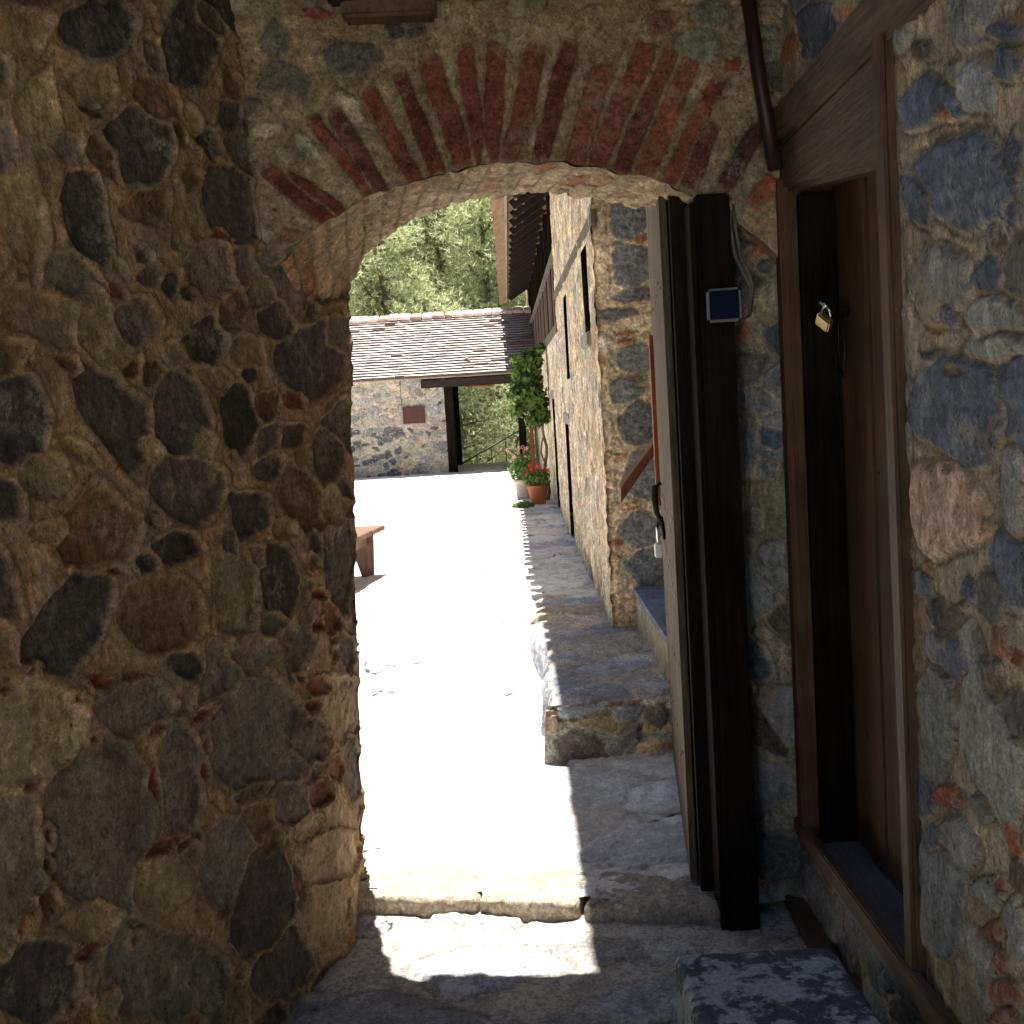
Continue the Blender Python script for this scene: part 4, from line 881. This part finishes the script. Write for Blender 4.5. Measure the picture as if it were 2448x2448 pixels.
# handle + padlock on the leaf
h = empty('gate_handle', (.5,4.6,1.1), 0, 'curved black iron handle on the pale gate leaf', 'handle'); h.parent = None
bpy.data.objects.remove(h)
g = MB(); g.tube([Q3(.80,-.008,1.25),Q3(.80,-.03,1.235),Q3(.80,-.035,1.19),Q3(.80,-.03,1.14),Q3(.80,-.012,1.10),Q3(.80,-.005,1.04)],[.010,.013,.014,.012,.010,.006],8)
g.tube([Q3(.80,-.006,1.12),Q3(.80,-.028,1.115),Q3(.80,-.028,1.09)],.008,8)
hd = g.build('pull_handle', M['iron'], dl); hd.location = -dlo
pk = empty('padlock', (.5,4.5,1.0), 0, 'small pale padlock hanging from the handle of the open gate leaf', 'padlock'); pko = Vector(pk.location)
g = MB(); q = Q3(.80,-.03,1.01); g.box(q[0]-.012,q[0]+.012,q[1]-.016,q[1]+.016,.975,1.025,.003); o = g.build('lock_body', M['white'], pk); o.location = -pko
g = MB(); g.tube([(q[0],q[1]-.010,1.02),(q[0],q[1]-.010,1.075),(q[0],q[1],1.088),(q[0],q[1]+.010,1.075),(q[0],q[1]+.010,1.02)],.004,6); o = g.build('shackle', M['steel'], pk); o.location = -pko
# red boards beyond the leaf
g = MB(); g.box(.566,.584,4.86,4.895,1.13,1.80,.003)
rb = g.build('upright_board', M['wood_red'])
rb.name = 'upright_board'
sh = empty('folding_shelf', (.6,5.05,1.1), 0, 'rust red hinged board with a slanting strut beside the open gate leaf', 'shelf'); sho = Vector(sh.location)
rb.parent = sh; rb.location = -sho
g = MB(); g.hexa([(.435,5.0,1.135),(.435,5.12,1.135),(.60,5.12,1.35),(.60,5.0,1.35),(.438,5.0,1.20),(.438,5.12,1.20),(.60,5.12,1.395),(.60,5.0,1.395)],.003); o = g.build('slanting_board', M['wood_redx'], sh); o.location = -sho

gp = empty('gateway_post', (.6,3.52,0), 0, 'thick near black timber post at the right side of the gateway', 'post'); gpo = Vector(gp.location)
g = MB(); g.box(.55,.645,3.47,3.60,0,2.12,.006); o = g.build('front_post', M['wood_dark'], gp); o.location = -gpo
g = MB(); g.box(.515,.64,3.605,3.74,.11,2.22,.006); o = g.build('rebate_post', M['wood_dark'], gp); o.location = -gpo
g = MB(); g.box(.497,.553,3.61,3.64,.07,2.3,.002); o = g.build('gap_shade_board', M['wood_dark'], gp); o.location = -gpo  # added dark board standing in for the shade between leaf and post
g = MB(); g.box(.534,.549,3.485,3.60,.0,2.1,.002); o = g.build('edge_strip', M['wood_dark'], gp); o.location = -gpo

# reader panel and cables
dv = empty('wall_sensor', (.61,3.44,1.81), 0, 'small square grey framed sensor with dark blue face on the black post', 'sensor'); dvo = Vector(dv.location)
tilt = Matrix.Rotation(math.radians(-6), 3, 'Z')
g = MB(); g.obox((.612,3.448,1.812),(.094,.026,.092),tilt,.008); o = g.build('housing', M['grey_plastic'], dv); o.location = -dvo
g = MB(); g.obox((.611,3.4335,1.812),(.080,.004,.078),tilt,.001); o = g.build('blue_face', M['blue_panel'], dv); o.location = -dvo
for k,dx in enumerate((0,.014)):
    g = MB(); g.tube([(.645+dx,3.50,2.09),(.648+dx,3.49,2.02),(.655+dx,3.47,1.94),(.672+dx,3.46,1.90),(.690+dx*.5,3.46,1.86),(.685,3.46,1.78),(.66,3.46,1.765)],.0055,7)
    o = g.build('cable', M['cable']); tag(o, ('left' if k==0 else 'right')+' one of two thin grey cables curving down the gateway post to the blue sensor', 'cable')

# ================================================================== door in the right wall
dr = empty('plank_door', (.9,3.05,.3), 0, 'closed dark plank door in a brown frame set into the right rubble wall', 'door'); do = Vector(dr.location)
rng = random.Random(6); y = 2.59; k = 0
for wd_ in (.16,.13,.15,.12,.17,.15):
    g = MB(); g.box(.925+.004*(k%2),.955,y+.002,y+wd_-.003,.272,2.17,.003); o = g.build('plank', M['wood_door'], dr); o.location = -do; y += wd_; k += 1
g = MB(); g.box(.778,.955,3.465,3.53,.27,2.15,.006); o = g.build('door_post', M['wood_frame'], dr); o.location = -do
g = MB(); g.box(.826,.925,3.43,3.464,.27,2.10,.003); o = g.build('inner_jamb', M['wood_dark'], dr); o.location = -do
g = MB(); g.hexa([(.784,2.50,.27),(.955,2.50,.27),(.955,2.56,.27),(.784,2.56,.27),(.784,2.53,2.30),(.955,2.53,2.30),(.955,2.60,2.30),(.784,2.60,2.30)],.008); o = g.build('door_post', M['wood_door'], dr); o.location = -do
g = MB(); g.hexa([(.792,2.60,2.02),(.96,2.60,2.04),(.96,3.56,2.13),(.792,3.56,2.12),(.792,2.60,2.262),(.96,2.60,2.262),(.96,3.56,2.242),(.792,3.56,2.242)],.014); o = g.build('lintel', M['wood_lintel'], dr); o.location = -do
g = MB(); g.hexa([(.775,2.1,2.262),(.96,2.1,2.262),(.96,3.62,2.238),(.775,3.62,2.238),(.775,2.1,2.40),(.96,2.1,2.40),(.96,3.62,2.345),(.775,3.62,2.345)],.018); o = g.build('lintel', M['wood_lintel'], dr); o.location = -do
g = MB(); g.box(.79,.96,2.56,3.53,.235,.268,.004); o = g.build('sill', M['sill'], dr); o.location = -do
g = MB(); g.hexa([(.775,2.2,.285),(.80,2.2,.285),(.80,3.74,.255),(.775,3.74,.255),(.775,2.2,.345),(.80,2.2,.345),(.80,3.74,.30),(.775,3.74,.30)],.004); o = g.build('sill_board', M['wood_rail'], dr); o.location = -do
g = MB(); cx,cy,cz = .905,3.34,1.68
g.tube([(cx+.0,cy+.030*math.sin(t),cz+.085*math.cos(t)) for t in [2*math.pi*i/20 for i in range(21)]],.004,6); g.obox((cx+.01,cy,cz+.09),(.03,.02,.03),Matrix.Identity(3),.004)
o = g.build('ring_handle', M['iron'], dr); o.location = -do
for (yy,zz_) in ((3.28,.62),(3.14,.58),(3.0,.55),(2.86,.52),(3.1,1.35)):
    g = MB(); g.obox((.922,yy,zz_),(.006,.012,.014),Matrix.Identity(3),.003); o = g.build('nail_head', M['steel'], dr); o.location = -do
pk = empty('padlock', (.83,3.2,1.74), 0, 'brass padlock with bright steel shackle hanging on the dark plank door', 'padlock'); pko = Vector(pk.location)
rt_ = Matrix.Rotation(math.radians(52), 3, 'X') @ Matrix.Rotation(math.radians(35),3,'Z')
g = MB(); g.obox((.842,3.27,1.742),(.020,.046,.040),rt_,.004); o = g.build('lock_body', M['brass'], pk); o.location = -pko
def rp(a,b): return tuple(Vector((.842,3.27,1.742))+rt_ @ Vector((0,a,b)))
g = MB(); g.tube([rp(-.014,.018),rp(-.014,.040),rp(-.009,.050),rp(0,.054),rp(.009,.050),rp(.014,.040),rp(.014,.018)],.0042,8); g.tube([rp(.0,.052),tuple(Vector(rp(.02,.058))),(.86,3.42,1.80)],.006,8)
o = g.build('shackle', M['steel'], pk); o.location = -pko

g = MB(); g.hexa([(.735,2.3,.015),(.80,2.3,.015),(.80,3.75,.015),(.745,3.75,.015),(.735,2.3,.06),(.80,2.3,.06),(.80,3.75,.055),(.745,3.75,.055)],.006)
o = g.build('base_batten', M['wood_rail']); tag(o, 'long brown timber batten lying along the foot of the right wall', 'batten')

# batten and timbers above
g = MB(); g.tube([(.705,3.45,2.72),(.735,3.45,2.42),(.770,3.45,2.17)],[.020,.020,.021],10)
o = g.build('drain_pipe', M['pipe']); tag(o, 'dark brown pipe running down the corner to the right of the brick arch', 'pipe')
g = MB(); g.hexa([(-.385,3.42,2.635),(-.13,3.42,2.630),(-.13,3.56,2.630),(-.385,3.56,2.635),(-.385,3.42,2.70),(-.13,3.42,2.69),(-.13,3.56,2.69),(-.385,3.56,2.70)],.01)
o = g.build('lintel_stub', M['wood_rail']); tag(o, 'short timber baulk embedded high above the left part of the brick arch', 'timber')
cl = empty('jettied_ceiling', (0,3,2.7), 0, 'dark timber ceiling edge along the top above the brick arch', 'ceiling'); clo = Vector(cl.location)
g = MB(); g.box(-.95,.95,2.9,3.53,2.76,2.80); o = g.build('boards', M['wood_darkx'], cl); o.location = -clo
g = MB(); g.box(-.42,.80,3.36,3.47,2.675,2.755,.008); o = g.build('edge_beam', M['wood_darkx'], cl); o.location = -clo
lp = empty('ceiling_lamp', (.105,3.4,2.66), 0, 'small white lamp fitting under the dark beam above the arch', 'lamp'); lpo = Vector(lp.location)
g = MB(); g.lathe((.105,3.33,2.655), [(0,0),(.024,.002),(.028,.010),(.026,.02),(0,.022)], 20); o = g.build('lamp_cover', M['white'], lp); o.location = -lpo
g = MB(); g.lathe((.105,3.33,2.678), [(.022,0),(.022,.085),(0,.085)], 16); o = g.build('lamp_base', M['iron'], lp); o.location = -lpo
